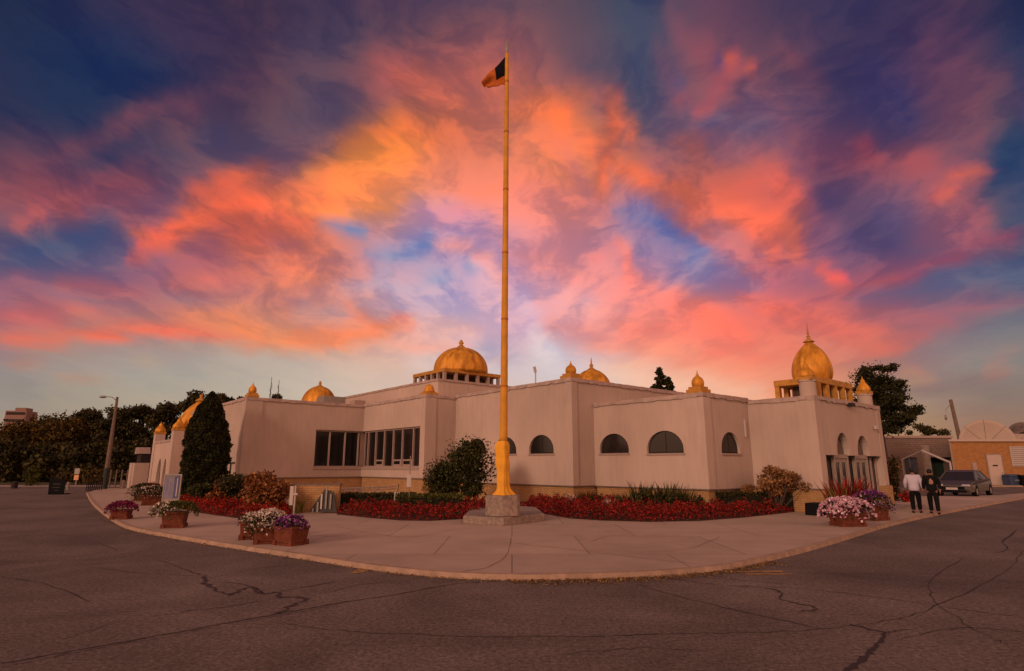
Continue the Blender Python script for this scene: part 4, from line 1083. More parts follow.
blades('fountain_grass', 'dark red and straw fountain grass standing behind the pink planter', 850, 517, 260, 1.45, .55, LM['darkred'], wd=.03)
blades('straw_grass', 'yellow-green straw grass tuft between the red grass and glass doors', 843, 517, 130, 1.15, .28, LM['straw'], wd=.025)
for px, py, h, t in ((641, 512, .95, 'tallest green flower spikes in the bed under the widest arched window'), (656, 513, .8, 'bushy green stalks behind the red bed below the right arched window'), (669, 513.5, .95, 'tall thin green stalks left of the corner cupola pier'), (683, 514, .85, 'green stalks at the foot of the corner cupola pier'), (587, 509, .6, 'leafy green plant at the foot of the tall corner'), (626, 511, .55, 'short green plant in the bed below the first right-hand arched window')):
    blades('garden_plant', t, px, py, 110, h*1.3, .38, LM['shrub'], 'plant', PZ, .03, 'green plants behind the red flower bed')
for px_, py_, s_w, s_h, lb_ in ((596, 510, .42, .62, 'leafy green clump between the tall corner and the first right-hand window'), (646, 513.5, .5, .95, 'bushy green plant under the left side of the widest arched window'), (676, 515, .5, .9, 'bushy green plant under the right side of the widest arched window'), (700, 515.5, .4, .72, 'low green plant at the foot of the corner cupola pier')):
    bush('leafy_plant', lb_, at(px_, py_, PZ), (s_w, s_w*.7, s_h), LM['shrub'], 900, .09, 'plant', extra=(LM['rust'], 60, .06))
blades('white_flower_plant', 'white-flowered plant at the base of the tall pink corner', 571, 509, 60, .7, .16, LM['white'], 'plant')
blades('small_white_plant', 'low white-flowered plant in the red bed right of the corner', 609, 513, 60, .6, .2, LM['white'], 'plant')
blades('wispy_grass', 'wispy dry grass beside the white marker post', 300, 513, 30, .7, .15, LM['straw'])
# ------------------------------------------------------------------ beds and shrubs
def gp(l, z=PZ): return [(at(x, y, z).x, at(x, y, z).y) for x, y in l]
B1 = gp([(524, 509.5), (545, 514), (570, 518.5), (600, 520.5), (650, 522), (700, 521), (745, 517.5), (790, 512.5), (808, 509.5), (806, 505), (770, 504.5), (745, 507), (712, 510.5), (690, 509.5), (640, 506.5), (600, 504), (575, 504), (545, 504.5), (524, 505.5)])
B2 = gp([(337, 514.5), (370, 518), (400, 520.5), (430, 521), (466, 519), (500, 514), (530, 509), (500, 506), (463, 507), (420, 507), (380, 506), (337, 508)])
B3 = gp([(178, 508), (200, 513), (235, 518), (265, 519.5), (291, 517), (290, 508), (240, 504), (205, 501), (178, 500)])
SOIL = mat('bed_soil', (.05, .02, .015), .95, 0, .4, 6)
for P in (B1, B2, B3):
    cx = sum(p[0] for p in P)/len(P); cy = sum(p[1] for p in P)/len(P)
    m1 = MB(); n = len(P); Pi = [(cx+(p[0]-cx)*.88, cy+(p[1]-cy)*.80) for p in P]
    m1.add([(p[0], p[1], PZ+.004) for p in P]+[(p[0], p[1], PZ+.16) for p in Pi], [(i, (i+1) % n, n+(i+1) % n, n+i) for i in range(n)]+[tuple(range(n, 2*n))])
    tag(m1.build('bed_soil', SOIL), kind='structure')
bed('red_flower_bed', B1, LM['darkred'], 'long bed of deep red bedding flowers along the right wall', 'flower bed', 52000, .47, .062)
bed('red_flower_bed', B2, LM['darkred'], 'deep red flower bed left of the flagpole pedestal', 'flower bed', 26000, .42, .062)
bed('red_flower_bed', B3, LM['red'], 'bright scarlet flower bed under the rust shrubs at left', 'flower bed', 20000, .42, .06)
def shrub_at(px, py, Y=None): return at(px, py, PZ)
bush('rust_shrub', 'large rust-tan round shrub behind the trio of planters', at(261, 514, PZ), (1.12, 1.0, 1.55), LM['rust'], 9000, .12)
bush('green_shrub', 'dark green rounded shrub between cedar and rust shrub', at(232, 507.5, PZ), (1.2, 1.0, 1.45), LM['dark'], 8000, .10)
bush('green_shrub', 'low mid-green shrub at the foot of the tall cedar', at(203, 506, PZ), (1.1, .9, 1.0), LM['shrub'], 6000, .10)
bush('rust_shrub', 'small orange-tan shrub between the two green shrubs', at(217, 508, PZ), (.55, .5, 1.15), LM['rust'], 2200, .10)
q = L(at(203, 500, 0)); cw = at(203, 500, PZ)
tree('cedar_tree', 'tall dense dark green cedar against the left wall corner', atY(204, 470, 30.5).xy.to_3d(), atY(205, 392, 30.5).z, .98, LM['cedar'], 60000, .13, .16, .03, 'envelope', nc=30)
for (px, Y, w, d, h, m, lb) in ((378, 24.2, 1.55, .5, .62, 'dark', 'dark clipped hedge behind the white ramp rails'), (430, 23.2, 1.25, .9, .62, 'lime', 'yellow-green clipped hedge left of the flagpole'), (752, 23.4, 1.7, .4, .70, 'dark', 'low dark hedge under the big tan shrub')):
    X = (px-512)/604*Y; e = empty('hedge', (X, Y, PZ), R(10) if px < 600 else R(20), lb, 'hedge'); k = 2600
    k *= 2; P = np.stack([rng.uniform(-w, w, k), rng.uniform(-d, d, k), h*(1-rng.uniform(0, 1, k)**2.5)+rng.normal(0, .03, k)], 1)
    leaf_mesh('foliage', P, .09, LM[m], e)
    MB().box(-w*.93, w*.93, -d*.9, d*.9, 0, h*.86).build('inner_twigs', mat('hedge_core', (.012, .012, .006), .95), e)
def small_tree(name, label, px, Y, h, r, m, n, base, nc, leaf=.14):
    return tree(name, label, Vector(((px-512)/604*Y, Y, PZ)), h, r, m, n, leaf, .07, base, nc=nc, csr=(.12, .24), loose=.55)
small_tree('small_tree', 'small multi-stemmed tree in front of the left arched window', 469, 25.8, 2.95, 1.15, LM['shrub'], 6500, .18, 75, .11)
small_tree('small_tree', 'low dark bushy tree left of the multi-stemmed one', 443, 26.6, 2.0, .80, LM['shrub'], 6000, .10, 55, .11)
e = bush('tan_shrub', 'wide tan-leaved shrub against the right wall beside the last arched window', Vector(((773-512)/604*23.3, 23.3, PZ)), (1.12, .8, 2.15), LM['rust'], 10, .1)
for ch in list(e.children): bpy.data.objects.remove(ch, do_unlink=True)
cl = []; s_ = MB()
for i in range(34):
    a = random.uniform(0, 6.28); k = random.uniform(.1, 1.0); c = (1.22*k*math.cos(a), .6*k*math.sin(a), .72+random.uniform(0, .98)*(1-.5*k*k)); cl.append((c, (.26, .26, .19)))
    s_.tube([(c[0]*.1, c[1]*.1, -.02), (c[0]*.5, c[1]*.5, c[2]*.5), c], [.025, .018, .008], 5)
leaf_mesh('foliage', clump_pts(cl, 6000), .095, leafmat('leaves_tan', (.14, .06, .025, 1), (.50, .27, .11, 1), scale=5), e); s_.build('stem', M_['bark'], e)
bush('entrance_shrub', 'dark shrub with ochre leaves right of the glass entrance', at(896, 500.5, PZ), (.55, .55, 2.3), LM['dark'], 1500, .12, extra=(LM['rust'], 250, .12))
bush('red_flowering_plant', 'bright red flowering plant behind the person in the pale shirt', at(905.5, 502, PZ), (.36, .3, .62), LM['red'], 500, .1, 'plant')
k = MB().box(-.36, .36, -.3, .3, 0, .42, .02, .02); o = k.build('ground_vent_box', M_['black'], bevel=.02); o.location = at(818, 515, PZ); o.rotation_euler.z = RZ
tag(o, 'low black box on the plaza at the corner of the entrance block', 'box')
# leaf litter along the kerb
LP = []
for (a, b, dens) in ((13, 60, 18), (60, 84, 85)):
    for i in range(a, min(b, len(kerb_pts)-1)):
        for _ in range(dens):
            t = random.random(); p = kerb_pts[i].lerp(kerb_pts[i+1], t); n_ = nn[i]; k = abs(random.gauss(0, .10 if dens < 50 else .2)); LP.append((p.x-n_.x*(k+.02), p.y-n_.y*(k+.02), .008+random.random()*.02))
tag(leaf_mesh('leaf_litter', LP, .038, LM['litter'], None, .9), 'dry fallen leaves gathered along the foot of the kerb', 'leaves', None, 'stuff')
# ------------------------------------------------------------------ ramp, rails, posts
RW = Vector(at(338, 512.5, PZ)); LW = at(288, 512.5, PZ)
o = MB().box(0, (RW-LW).length, 0, .22, 0, 1.0).build('ramp_wall', BRK); o.location = LW; d_ = RW-LW; o.rotation_euler.z = math.atan2(d_.y, d_.x); tag(o, 'low tan brick wall beside the basement ramp', 'wall')
cp = MB().box(-.03, d_.length+.03, -.03, .25, 1.001, 1.05).build('wall_cap', M_['ledge'], o)
def on(px, py, Y): return atY(px, py, Y)
Yp = RW.y-.25
e = empty('ramp_gate', at(325, 513.4, PZ), 0, 'dark sloping panel gate with pale pickets at the basement ramp', 'gate'); og = e.location.copy()
pn = [(309, 512), (325, 489), (334, 492), (337, 512)]
g = MB().prism_y([((atY(x, y, og.y).x-og.x), atY(x, y, og.y).z-og.z) for x, y in pn], -.03, .03); g.build('panel', mat('panel_dark', (.05, .045, .045), .6, 0, .3, 3), e)
for px, y0_, y1_ in ((313, 508, 512), (318, 502, 512), (322, 494, 509), (327, 486, 509), (331, 494, 509)):
    a = atY(px, y0_, og.y-.06)-og; b = atY(px, y1_, og.y-.06)-og; MB().box(a.x-.03, a.x+.03, -.08, -.04, b.z, a.z).build('picket', M_['metal'] if px != 322 else M_['white'], e)
e = empty('ramp_railing', Vector((atY(365, 490, 24.5).x, 24.5, PZ)), 0, 'white metal railing with thin balusters along the ramp', 'railing'); og = e.location.copy()
a = atY(330, 489, 24.5)-og; b = atY(396, 486.5, 28.0)-og
tr = MB().tube([a, a.lerp(b, .5), b], .028, 6); tr.tube([a-Vector((0, 0, .10)), b-Vector((0, 0, .10))], .02, 6); tr.build('handrail', M_['white'], e)
for i in range(15):
    p = a.lerp(b, i/14); MB().tube([(p.x, p.y, 0), (p.x, p.y, p.z)], .014 if i % 5 else .03, 5).build('baluster', M_['white'], e)
def post(name, label, px, py, top_px, rad, m, plates=(), cat='post', lean=0):
    p = at(px, py, PZ); e = empty(name, p, 0, label, cat); tz = atY(px, top_px, p.y).z-p.z
    MB().tube([(0, 0, -.02), (lean, 0, tz)], rad, 8).build('post', m, e)
    for (x0, y0, x1, y1, mm) in plates:
        a = atY(x0, y0, p.y)-p; b = atY(x1, y1, p.y)-p; MB().box(a.x, b.x, -rad-.03, -rad-.005, b.z, a.z).build('plate', mm, e)
    return e
post('marker_post', 'white wooden post with a short cross-arm at the end of the brick ramp wall', 293.5, 515, 485.5, .035, M_['white'], [(291, 486, 293, 505, M_['white']), (294, 493, 298, 495, M_['white'])])
post('sign_post', 'thin post carrying a narrow white tag in front of the corner window', 408.5, 514, 456, .018, M_['metal'], [(407.2, 474.5, 411, 487, M_['white'])], 'sign')
post('stake_sign', 'small leaning white stake sign in the red bed left of the tall tag post', 396, 511, 484, .014, M_['dark'], [(394.5, 492, 399.5, 503, M_['white'])], 'sign', .06)
# banner sign standing behind the planter
p = at(172, 519, PZ); e = empty('banner_sign', p, 0, 'pale blue and white banner sign on legs behind the leafy planter', 'sign')
def bz(px, py): q = atY(px, py, p.y)-p; return q.x, q.z
x0, z1 = bz(166, 475); x1, z0 = bz(178.5, 499.5)
MB().box(x0, x1, -.02, .02, z0, z1).build('panel', mat('banner_white', (.20, .17, .20), .6, 0, .2, 5), e)
MB().box(x0+.36*(x1-x0)*1.75, x1-.02, -.027, -.0215, z0+.05, z1-.04).build('blue_field', mat('banner_blue', (.07, .075, .17), .6, 0, .25, 4), e)
wm = mat('banner_grey_blue', (.20, .20, .33), .6, 0, .3, 6); sm = MB()
for i, (fx, fw, za, zb) in enumerate(((.06, .05, .1, .86), (.17, .035, .2, .7), (.27, .10, .55, .72), (.28, .07, .15, .48), (.44, .05, .05, .9), (.30, .12, .78, .84), (.12, .03, .3, .95), (.36, .03, .2, .52), (.22, .02, .5, .9))): sm.box(x0+fx*(x1-x0), x0+(fx+fw)*(x1-x0), -.027, -.0212, z0+za*(z1-z0), z0+zb*(z1-z0))
sm.build('printed_figures', wm, e)
MB().box(x0+.80*(x1-x0), x0+.86*(x1-x0), -.031, -.0275, z0+.1, z1-.1).build('white_line', M_['white'], e)
fr = MB(); fr.box(x0-.03, x0, -.03, .03, z0-.03, z1+.03); fr.box(x1, x1+.03, -.03, .03, z0-.03, z1+.03); fr.box(x0, x1, -.03, .03, z1, z1+.03); fr.box(x0, x1, -.03, .03, z0-.03, z0); fr.build('frame', M_['metal'], e)
for x in (x0+.1, x1-.1): MB().box(x-.02, x+.02, .031, .06, 0, z0+.1).build('leg', M_['metal'], e)
# ------------------------------------------------------------------ far left street furniture
p = at(57, 494.5, 0); e = empty('board_sign', p, R(8), 'black slanted board sign standing on the asphalt at far left', 'sign'); q = lambda a, b: ((atY(a, b, p.y)-p).x, (atY(a, b, p.y)-p).z)
MB().prism_y([q(49, 494), q(63, 494), q(65.2, 480), q(51, 477.5)], -.04, .04).build('board', M_['black'], e)
mk = MB()
for a, b, c_, d__ in ((54, 483.5, 61, 484.5), (53, 487, 60, 487.8), (55, 490, 59, 490.6)):
    A_, B_ = q(a, b), q(c_, d__); mk.box(A_[0], B_[0], -.05, -.0405, B_[1], A_[1])
mk.build('faint_lettering', mat('faint', (.03, .027, .03), .7), e); MB().box(-.5, .5, -.04, .5, -.0, .06).build('foot', M_['black'], e)
p = at(104, 490, 0); e = empty('street_lamp', p, 0, 'tall wooden-grey street lamp post by the left street', 'street lamp'); tz = atY(108, 397, p.y).z
MB().tube([(0, 0, 1.6), (0, 0, tz)], [.17, .09], 10).build('pole', M_['wood'], e)
MB().tube([(0, 0, 0), (0, 0, 1.6)], .20, 10).build('pole_base', mat('green_base', (.02, .03, .028), .6), e)
MB().tube([(0, 0, tz-.3), (-.35, -.1, tz-.02), (-.75, -.2, tz)], .03, 6).build('arm', M_['metal'], e)
MB().ball((-.95, -.25, tz-.02), (.28, .14, .10), 12, 8).build('lamp_head', M_['metal'], e, True)
def simple_post(name, label, px, py, tpx, r, m, cat='bollard', group=None):
    p = at(px, py, 0); o = MB().tube([(0, 0, 0), (0, 0, atY(px, tpx, p.y).z*.9), (0, 0, atY(px, tpx, p.y).z)], [r, r, r*.5], 8).build(name, m); o.location = p; tag(o, label, cat, group)
simple_post('bollard', 'short grey bollard right of the street lamp', 122, 489.5, 480, .16, M_['concrete'])
simple_post('hydrant', 'squat dark hydrant by the far pavement at far left', 14, 488.5, 481, .22, M_['dark'], 'hydrant')
simple_post('sign_stake', 'short grey stake beside the black board sign', 67.5, 490, 482, .10, M_['metal'], 'post')
p = at(75.5, 486.5, 0); e = empty('road_sign', p, 0, 'small street sign with a white and an orange plate before the dark trees', 'sign'); zz = lambda y: atY(75, y, p.y).z
MB().tube([(0, 0, 0), (0, 0, zz(468))], .05, 6).build('post', M_['metal'], e); MB().box(-.22, .22, -.09, -.06, zz(474), zz(468.5)).build('white_plate', M_['metal'], e); MB().box(-.2, .2, -.09, -.06, zz(480), zz(475)).build('orange_plate', mat('orange_plate', (.6, .30, .14), .6), e)
a0, a1 = at(86, 491.5, 0), at(101, 491, 0); e = empty('low_railing', a0, 0, 'low dark metal railing left of the street lamp base', 'railing'); dv = a1-a0
MB().tube([(0, 0, .95), (dv.x, dv.y, .95)], .04, 6).build('rail', M_['dark'], e); MB().tube([(0, 0, .3), (dv.x, dv.y, .3)], .03, 6).build('rail', M_['dark'], e)
for i in range(9): k = i/8; MB().tube([(dv.x*k, dv.y*k, 0), (dv.x*k, dv.y*k, .95)], .035, 5).build('bar', M_['dark'], e)
a0, a1 = at(109, 487.6, 0), at(148, 487.2, 0); e = empty('boundary_fence', a0, 0, 'dark rail fence along the trees beyond the lamp post', 'fence'); dv = a1-a0
for z in (.5, 1.3): MB().tube([(0, 0, z), (dv.x, dv.y, z)], .04, 6).build('rail', M_['dark'], e)
for i in range(8): k = i/7; MB().tube([(dv.x*k, dv.y*k, 0), (dv.x*k, dv.y*k, 1.45)], .06, 5).build('fence_post', M_['wood'], e)
# ------------------------------------------------------------------ trees
TL = [(-40, 419, 52, 74, 'olive', 'broad yellow-olive tree at the far left edge'), (12, 418, 48, 72, 'olive', 'broad olive-brown tree below the distant tower block'),
 (52, 413, 40, 78, 'olive', 'rounded golden-olive tree right of the distant tower block'), (82, 404, 24, 84, 'dark', 'dark tree just left of the street lamp'), (112, 401, 24, 80, 'dark', 'dark tree right behind the street lamp'),
 (136, 397, 20, 84, 'dark', 'dark pointed-top tree halfway between lamp and left entrance'), (160, 396, 20, 78, 'dark', 'dark tree rising above the left entrance cupolas'), (190, 384, 21, 70, 'dark', 'tall tree directly behind the cedar'), (216, 385, 19, 74, 'dark', 'tall loose tree above the left end of the roof'), (236, 387, 13, 84, 'olive', 'rounded treetop just left of the corner cupola')]
for px, yt, hw, Y, m, lb in TL:
    X = (px-512)/604*Y; dd = Y*CO; h = atY(px, yt, Y).z
    tree('leafy_tree', lb, Vector((X, Y, 0)), h*.97, hw/604*Y*1.25, LM[m], 13000, .36, .3, .06, nc=64, group='trees beyond the street')
for px, yt, hw, Y, lb in ((268, 391, 9, 70, 'round treetop behind the roof between corner cupola and low dome'), (347, 393, 7, 80, 'small treetop right of the low dome')):
    tree('leafy_tree', lb, Vector(((px-512)/604*Y, Y, 0)), atY(px, yt, Y).z, hw/604*Y*1.6, LM['dark'], 3000, .35, .25, .4, group='trees beyond the street')
for k, (px, yt) in enumerate(((264, 377), (272, 380))):
    Y = 60; h = atY(px, yt, Y).z; b = MB(); b.tube([(0, 0, 0), (0, 0, h)], [.15, .02], 5)
    for i in range(26):
        z = h*(.45+.5*i/26); a = random.uniform(0, 6.28); l = .9*(1.1-i/30); b.tube([(0, 0, z), (l*.5*math.cos(a), l*.5*math.sin(a), z+l*.9)], [.035, .01], 4)
    o = b.build('bare_tree', M_['bark']); o.location = ((px-512)/604*Y, Y, 0); tag(o, ('taller' if k == 0 else 'shorter')+' thin leafless tree poking above the roof left of the low dome', 'tree')
ud = []
for px, Y, hw, h, lb, m in ((5, 66, 26, 4.8, 'dark undergrowth mass at the far left edge', 'dark'), (45, 67, 26, 4.5, 'dark undergrowth behind the black board sign', 'dark'), (85, 68, 24, 4.6, 'dark undergrowth left of the lamp post', 'dark'), (120, 69, 22, 4.8, 'dark undergrowth right of the lamp post', 'dark'), (152, 70, 20, 5.2, 'dark undergrowth beside the left entrance', 'dark')):
    bush('undergrowth', lb, Vector(((px-512)/604*Y, Y, 0)), (hw/604*Y*1.2, 3, h), LM[m], 8000, .45, 'bushes')
bush('clipped_shrub', 'small clipped yellow-green shrub at far left beyond the street', at(30.5, 486, 0), (1.0, .9, 2.0), LM['lime'], 900, .2)
bush('low_hedge', 'low yellowish hedge strip behind the small street sign', at(82, 484.8, 0), (3.6, .8, 1.6), LM['olive'], 1500, .25, 'hedge')
# pine, poplar, small tree at right
Y = 44; X = (886-512)/604*Y
e = empty('pine_tree', (X, Y, 0), 0, 'tall dark irregular pine behind the portico roof', 'tree'); cl = []; t_ = MB(); h = atY(878, 364, Y).z
t_.tube([(0, 0, 0), (-.1, 0, h*.5), (-.3, 0, h*.95)], [.3, .22, .05], 8)
for px, py, r in ((872, 371, .9), (881, 372, .9), (862, 380, 1.0), (876, 383, 1.3), (891, 384, 1.0), (857, 392, .8), (868, 393, 1.2), (885, 395, 1.3), (899, 396, .85), (893, 408, 1.3), (903, 411, .9), (878, 406, 1.3), (860, 402, .9), (900, 418, 1.0), (888, 420, 1.3), (905, 404, .7), (865, 372, .6), (886, 428, 1.0)):
    q = atY(px, py, Y); c = (q.x-X, random.uniform(-1.2, 1.2), q.z); cl += [((c[0]*.94+random.uniform(-.5, .5)*r, c[1]+random.uniform(-.7, .7)*r, c[2]+random.uniform(-.35, .35)*r), (r*.5, r*.5, r*.26)) for _ in range(5)]; t_.tube([(-.1, 0, c[2]-.7), (c[0]*.6, c[1]*.6, c[2]-.25), c], [.09, .06, .02], 5)
t_.build('trunk', M_['bark'], e, True); leaf_mesh('crown', np.concatenate([clump_pts(cl, 20000), clump_pts([((-.2, 0, atY(880, 395, Y).z), (1.9, 1.6, 2.2)), ((.35, 0, atY(886, 414, Y).z), (2.0, 1.6, 1.5))], 5000)]), .17, LM['cedar'], e)
tree('poplar_tree', 'dark narrow poplar tips above the right roof line', Vector(((665-512)/604*60, 60, 0)), atY(665, 371, 60).z+.5, 1.5, LM['cedar'], 16000, .24, .2, .35, 'cedar', nc=90)
tree('poplar_tree', 'shorter rounded tip right of the narrow poplar', Vector(((673-512)/604*60, 60, 0)), atY(672, 379, 60).z+.4, 1.1, LM['cedar'], 12000, .24, .2, .35, 'cedar', nc=80)
tree('spreading_tree', 'small flat-topped tree beyond the grey building roof', Vector(((929-512)/604*75, 75, 0)), atY(928, 423, 75).z, 2.6, LM['dark'], 2200, .32, .2, .55, nc=16)
# ------------------------------------------------------------------ far tower block
e = empty('tower_block', ((9-512)/604*260, 260, 0), R(10), 'distant reddish apartment tower above the left trees', 'building'); h = atY(18, 407.5, 260).z
TB = mat('tower_wall', (.26, .15, .13), .9, 0, .1, .2); MB().box(-5, 3.2, 0, 8, 0, h-1.4).build('wall', TB, e); MB().box(-2, 2.2, 1, 6, h-1.39, h).build('roof_storey', TB, e)
for i in range(9):
    MB().box(-4.6, 2.8, -.06, .02, h-3.2-i*3.1, h-2.0-i*3.1).build('window_band', M_['dark'], e)
# ------------------------------------------------------------------ buildings on the right
GB = brickmat('grey_brown_block', (.17, .115, .095, 1), (.20, .135, .115, 1), (.10, .07, .06, 1), .4, .2)
Yg = 58
e = empty('grey_building', (34, Yg, 0), 0, 'long low grey-brown block building behind the two people', 'building')
zg = atY(905, 438, Yg).z; wl = MB().box(-8, 8.6, 0, 14, 0, zg).build('wall', GB, e)
def gx(px): return (px-512)/604*Yg*1.0-34
def gq(px, py): q = atY(px, py, Yg); return q.x-34, q.z
a = gq(904, 457.5); b = gq(920, 478)
carve(wl, [MB().box(a[0], b[0], -.5, .35, b[1], a[1]), MB().box(gq(929, 457)[0], gq(953, 457)[0], -.5, 1.6, .05, a[1]+.02)])
w = MB().box(a[0], b[0], .25, .3, b[1], a[1]).build('window', mat('blue_glass', (.07, .085, .12), .25, 0, .3, 2), e)
MB().box((a[0]+b[0])/2-.04, (a[0]+b[0])/2+.04, .2, .249, b[1], a[1]).build('muntin', M_['metal'], w)
MB().box(gq(929, 457)[0]+.01, gq(953, 457)[0]-.01, 1.45, 1.55, .06, a[1]+.01).build('garage_door', mat('dark_green', (.015, .03, .025), .5, 0, .2), e)
for px in (934, 940, 946): MB().box(gq(px, 470)[0]-.05, gq(px, 470)[0]+.05, 1.38, 1.44, .06, 2.2).build('door_bar', M_['dark'], e)
MB().box(-8.1, 8.7, -.12, .3, zg+.002, zg+.22).build('coping', M_['trim'], e)
MB().box(gq(921, 450)[0], gq(927.5, 450)[0], -.25, -.003, 0, zg-.7).build('pilaster', M_['concrete'], e)
# tan brick building with door, shutter
Yb = 54; X0 = atY(949.5, 445, Yb).x
e = empty('brick_building', (X0, Yb, 0), 0, 'small tan brick building with a pale door and shuttered window at far right', 'building'); zb = atY(990, 441.5, Yb).z
def bq(px, py): q = atY(px, py, Yb); return q.x-X0, q.z
BR2 = brickmat('orange_tan_brick', (.33, .14, .04, 1), (.42, .20, .065, 1), (.18, .09, .04, 1), .24, .08)
MB().prism([(0, 0), (14, 0), (16.9, 3.3), (2.9, 3.3)], 0, zb).build('wall', BR2, e); MB().prism([(-.15, -.18), (14.1, -.18), (17.1, 3.45), (2.9, 3.45)], zb+.002, zb+.18).build('coping', M_['door'], e)
MB().box(-.02, .1, -.03, -.003, 0, zb).build('corner_trim', M_['pale'], e)
a = bq(986, 454.8); b = bq(1005.5, 486); d = MB().box(a[0], b[0], -.07, -.004, .12, a[1]).build('door', M_['door'], e); MB().box((a[0]+b[0])/2-.25, (a[0]+b[0])/2+.2, -.085, -.072, a[1]-1.0, a[1]-.88).build('door_plate', M_['dark'], d); MB().ball((b[0]-.15, -.11, 1.15), .05, 8, 6).build('handle', M_['metal'], d)
fr = MB(); fr.box(a[0]-.08, a[0]-.002, -.09, -.003, .05, a[1]+.08); fr.box(b[0]+.002, b[0]+.08, -.09, -.003, .05, a[1]+.08); fr.box(a[0]-.002, b[0]+.002, -.09, -.003, a[1]+.002, a[1]+.08); fr.build('door_frame', M_['pale'], e)
a = bq(1009, 446.5); b = bq(1032, 466.5); s_ = MB().box(a[0], b[0], -.06, -.004, b[1], a[1]).build('shutter', M_['white'], e)
for i in range(10): z = b[1]+(a[1]-b[1])*(i+.5)/10; MB().box(a[0]+.08, b[0]-.08, -.10, -.061, z-.03, z+.02).build('slat', M_['pale'], s_)
a = bq(971.5, 462.5); b = bq(977.5, 474); MB().box(a[0], b[0], -.10, -.004, b[1], a[1]).build('meter_box', M_['trim'], e)
MB().box(-1, 14, -1.6, -.2, 0, .12).build('doorstep', M_['kerb'], e)
# satellite dishes behind the brick building
def dish(px, py, Y, r, m, label, ribs=8):
    p = atY(px, py, Y); e = empty('satellite_dish', (p.x, Y, 0), R(-28), label, 'satellite dish'); D_ = MB(); n = 40; rr = 8; vs = []; fs = []
    til = Matrix.Translation((0, 0, p.z)) @ Matrix.Rotation(R(82), 4, 'X')
    for j in range(rr+1):
        q = r*max(j/rr, .01)
        for i in range(n): a = 2*math.pi*i/n; vs.append((q*math.cos(a), q*math.sin(a), .22*r*(q/r)**2))
    for j in range(rr):
        for i in range(n): fs.append((j*n+i, j*n+(i+1) % n, (j+1)*n+(i+1) % n, (j+1)*n+i))
    D_.M = til; D_.add(vs, fs); o = D_.build('reflector', m, e, True); o.modifiers.new('t', 'SOLIDIFY').thickness = .05
    rb = MB(); rb.M = til
    for k in range(ribs):
        a = math.pi/2+2*math.pi*k/ribs*1.0
        rb.tube([((r*t)*math.cos(a), (r*t)*math.sin(a), .22*r*t*t+.05) for t in (.08, .3, .5, .7, .85, .99)], .022, 5)
    rb.build('rib', M_['ledge'], e)
    f = MB(); f.M = til; f.ball((0, 0, .25), (.38, .38, .2), 12, 8); f.build('feed_horn', M_['dark'], e, True)
    MB().tube([(0, .5, 0), (0, .3, p.z)], .14, 10).build('mast', M_['metal'], e)
    return e
dish(987, 444, 60, 2.35, mat('dish_peach', (.40, .31, .26), .7, 0, .05, 1), 'large peach satellite dish with radial seams rising behind the brick building')
dish(1023, 436, 63, 1.4, mat('dish_grey', (.12, .09, .09), .7, 0, .5, 3), 'smaller mottled grey satellite dish at the right edge')
e = tag(MB().box(0, 7, 0, 3, 0, atY(1015, 433.5, 62).z).build('rooftop_block', M_['coping']), 'plain low block wall behind the brick building under the small dish', 'wall'); e.location = (atY(1009.5, 436, 62).x, 62.6, 0)
# leaning utility pole
Y = 63; p = atY(959, 437, Y); q = atY(950.5, 399.5, Y); e = empty('utility_pole', (p.x+.35, Y, 0), 0, 'leaning wooden utility pole between grey and brick buildings', 'utility pole')
MB().tube([(0, 0, 0), (q.x-p.x-.35, 0, q.z)], [.24, .16], 8).build('pole', M_['wood'], e)
lm = atY(946, 410, Y); lx = lm.x-p.x-.35
MB().tube([(q.x-p.x-.4, 0, q.z-.5), (lx, 0, lm.z+.1), (lx-.1, 0, lm.z-.6)], .03, 5).build('bracket', M_['metal'], e); MB().ball((lx-.15, 0, lm.z-.8), (.12, .12, .3), 8, 6).build('insulator', M_['metal'], e, True)
# white canopy frame
Y = 40; e = empty('canopy_frame', (atY(922, 450, Y).x, Y, 0), 0, 'open white gable frame of a canopy behind the two people', 'canopy frame'); O_ = e.location.copy()
def cq(px, py, YY=Y): return atY(px, py, YY)-O_
ap = cq(921.5, 450.5); lf = cq(902, 459.5); rt = cq(950, 462.5)
MB().tube([ap, rt], .07, 6).build('rafter', M_['white'], e); MB().tube([ap, lf], .035, 6).build('rafter', M_['metal'], e)
MB().tube([(lf.x, 0, 0), lf], .06, 6).build('post', M_['wood'], e); MB().tube([(rt.x, 0, 0), rt], .06, 6).build('post', M_['white'], e); MB().tube([(ap.x+.3, .3, 0), (ap.x+.3, .3, ap.z-.2)], .07, 6).build('post', M_['wood'], e)
# bins
def bin_(px, py, w, h, m, label):
    p = at(px, py, 0); e = empty('waste_bin', p, 0, label, 'bin'); MB().box(-w/2, w/2, -w*.4, w*.4, .06, h*.82, -.04, -.04).build('body', m, e, bevel=.04)
    MB().prism_x([(-w*.48, h*.825), (w*.46, h*.825), (w*.40, h*.94), (w*.1, h), (-w*.3, h*.97)], -w*.54, w*.54).build('lid', m, e, bevel=.03)
    for s in (-1, 1): MB().tube([(s*w*.40, w*.25, .09), (s*w*.5, w*.25, .09)], .09, 10).build('wheel', M_['black'], e)
    MB().box(-w*.22, w*.22, -w*.5, -w*.445, h*.45, h*.58).build('label_patch', M_['metal'], e)
bin_(1014, 486.6, 1.1, 1.05, mat('bin_blue', (.035, .06, .12), .5), 'blue waste bin right of the pale door'); bin_(1026, 486.8, 1.0, 1.0, M_['black'], 'dark waste bin at the right picture edge')
# ------------------------------------------------------------------ car
p = at(950, 497.5, 0); A = R(50)
car = empty('parked_car', p+Vector((.2, 0, 0)), -A+R(90), 'dark grey sedan parked facing the camera beside the brick building', 'car')
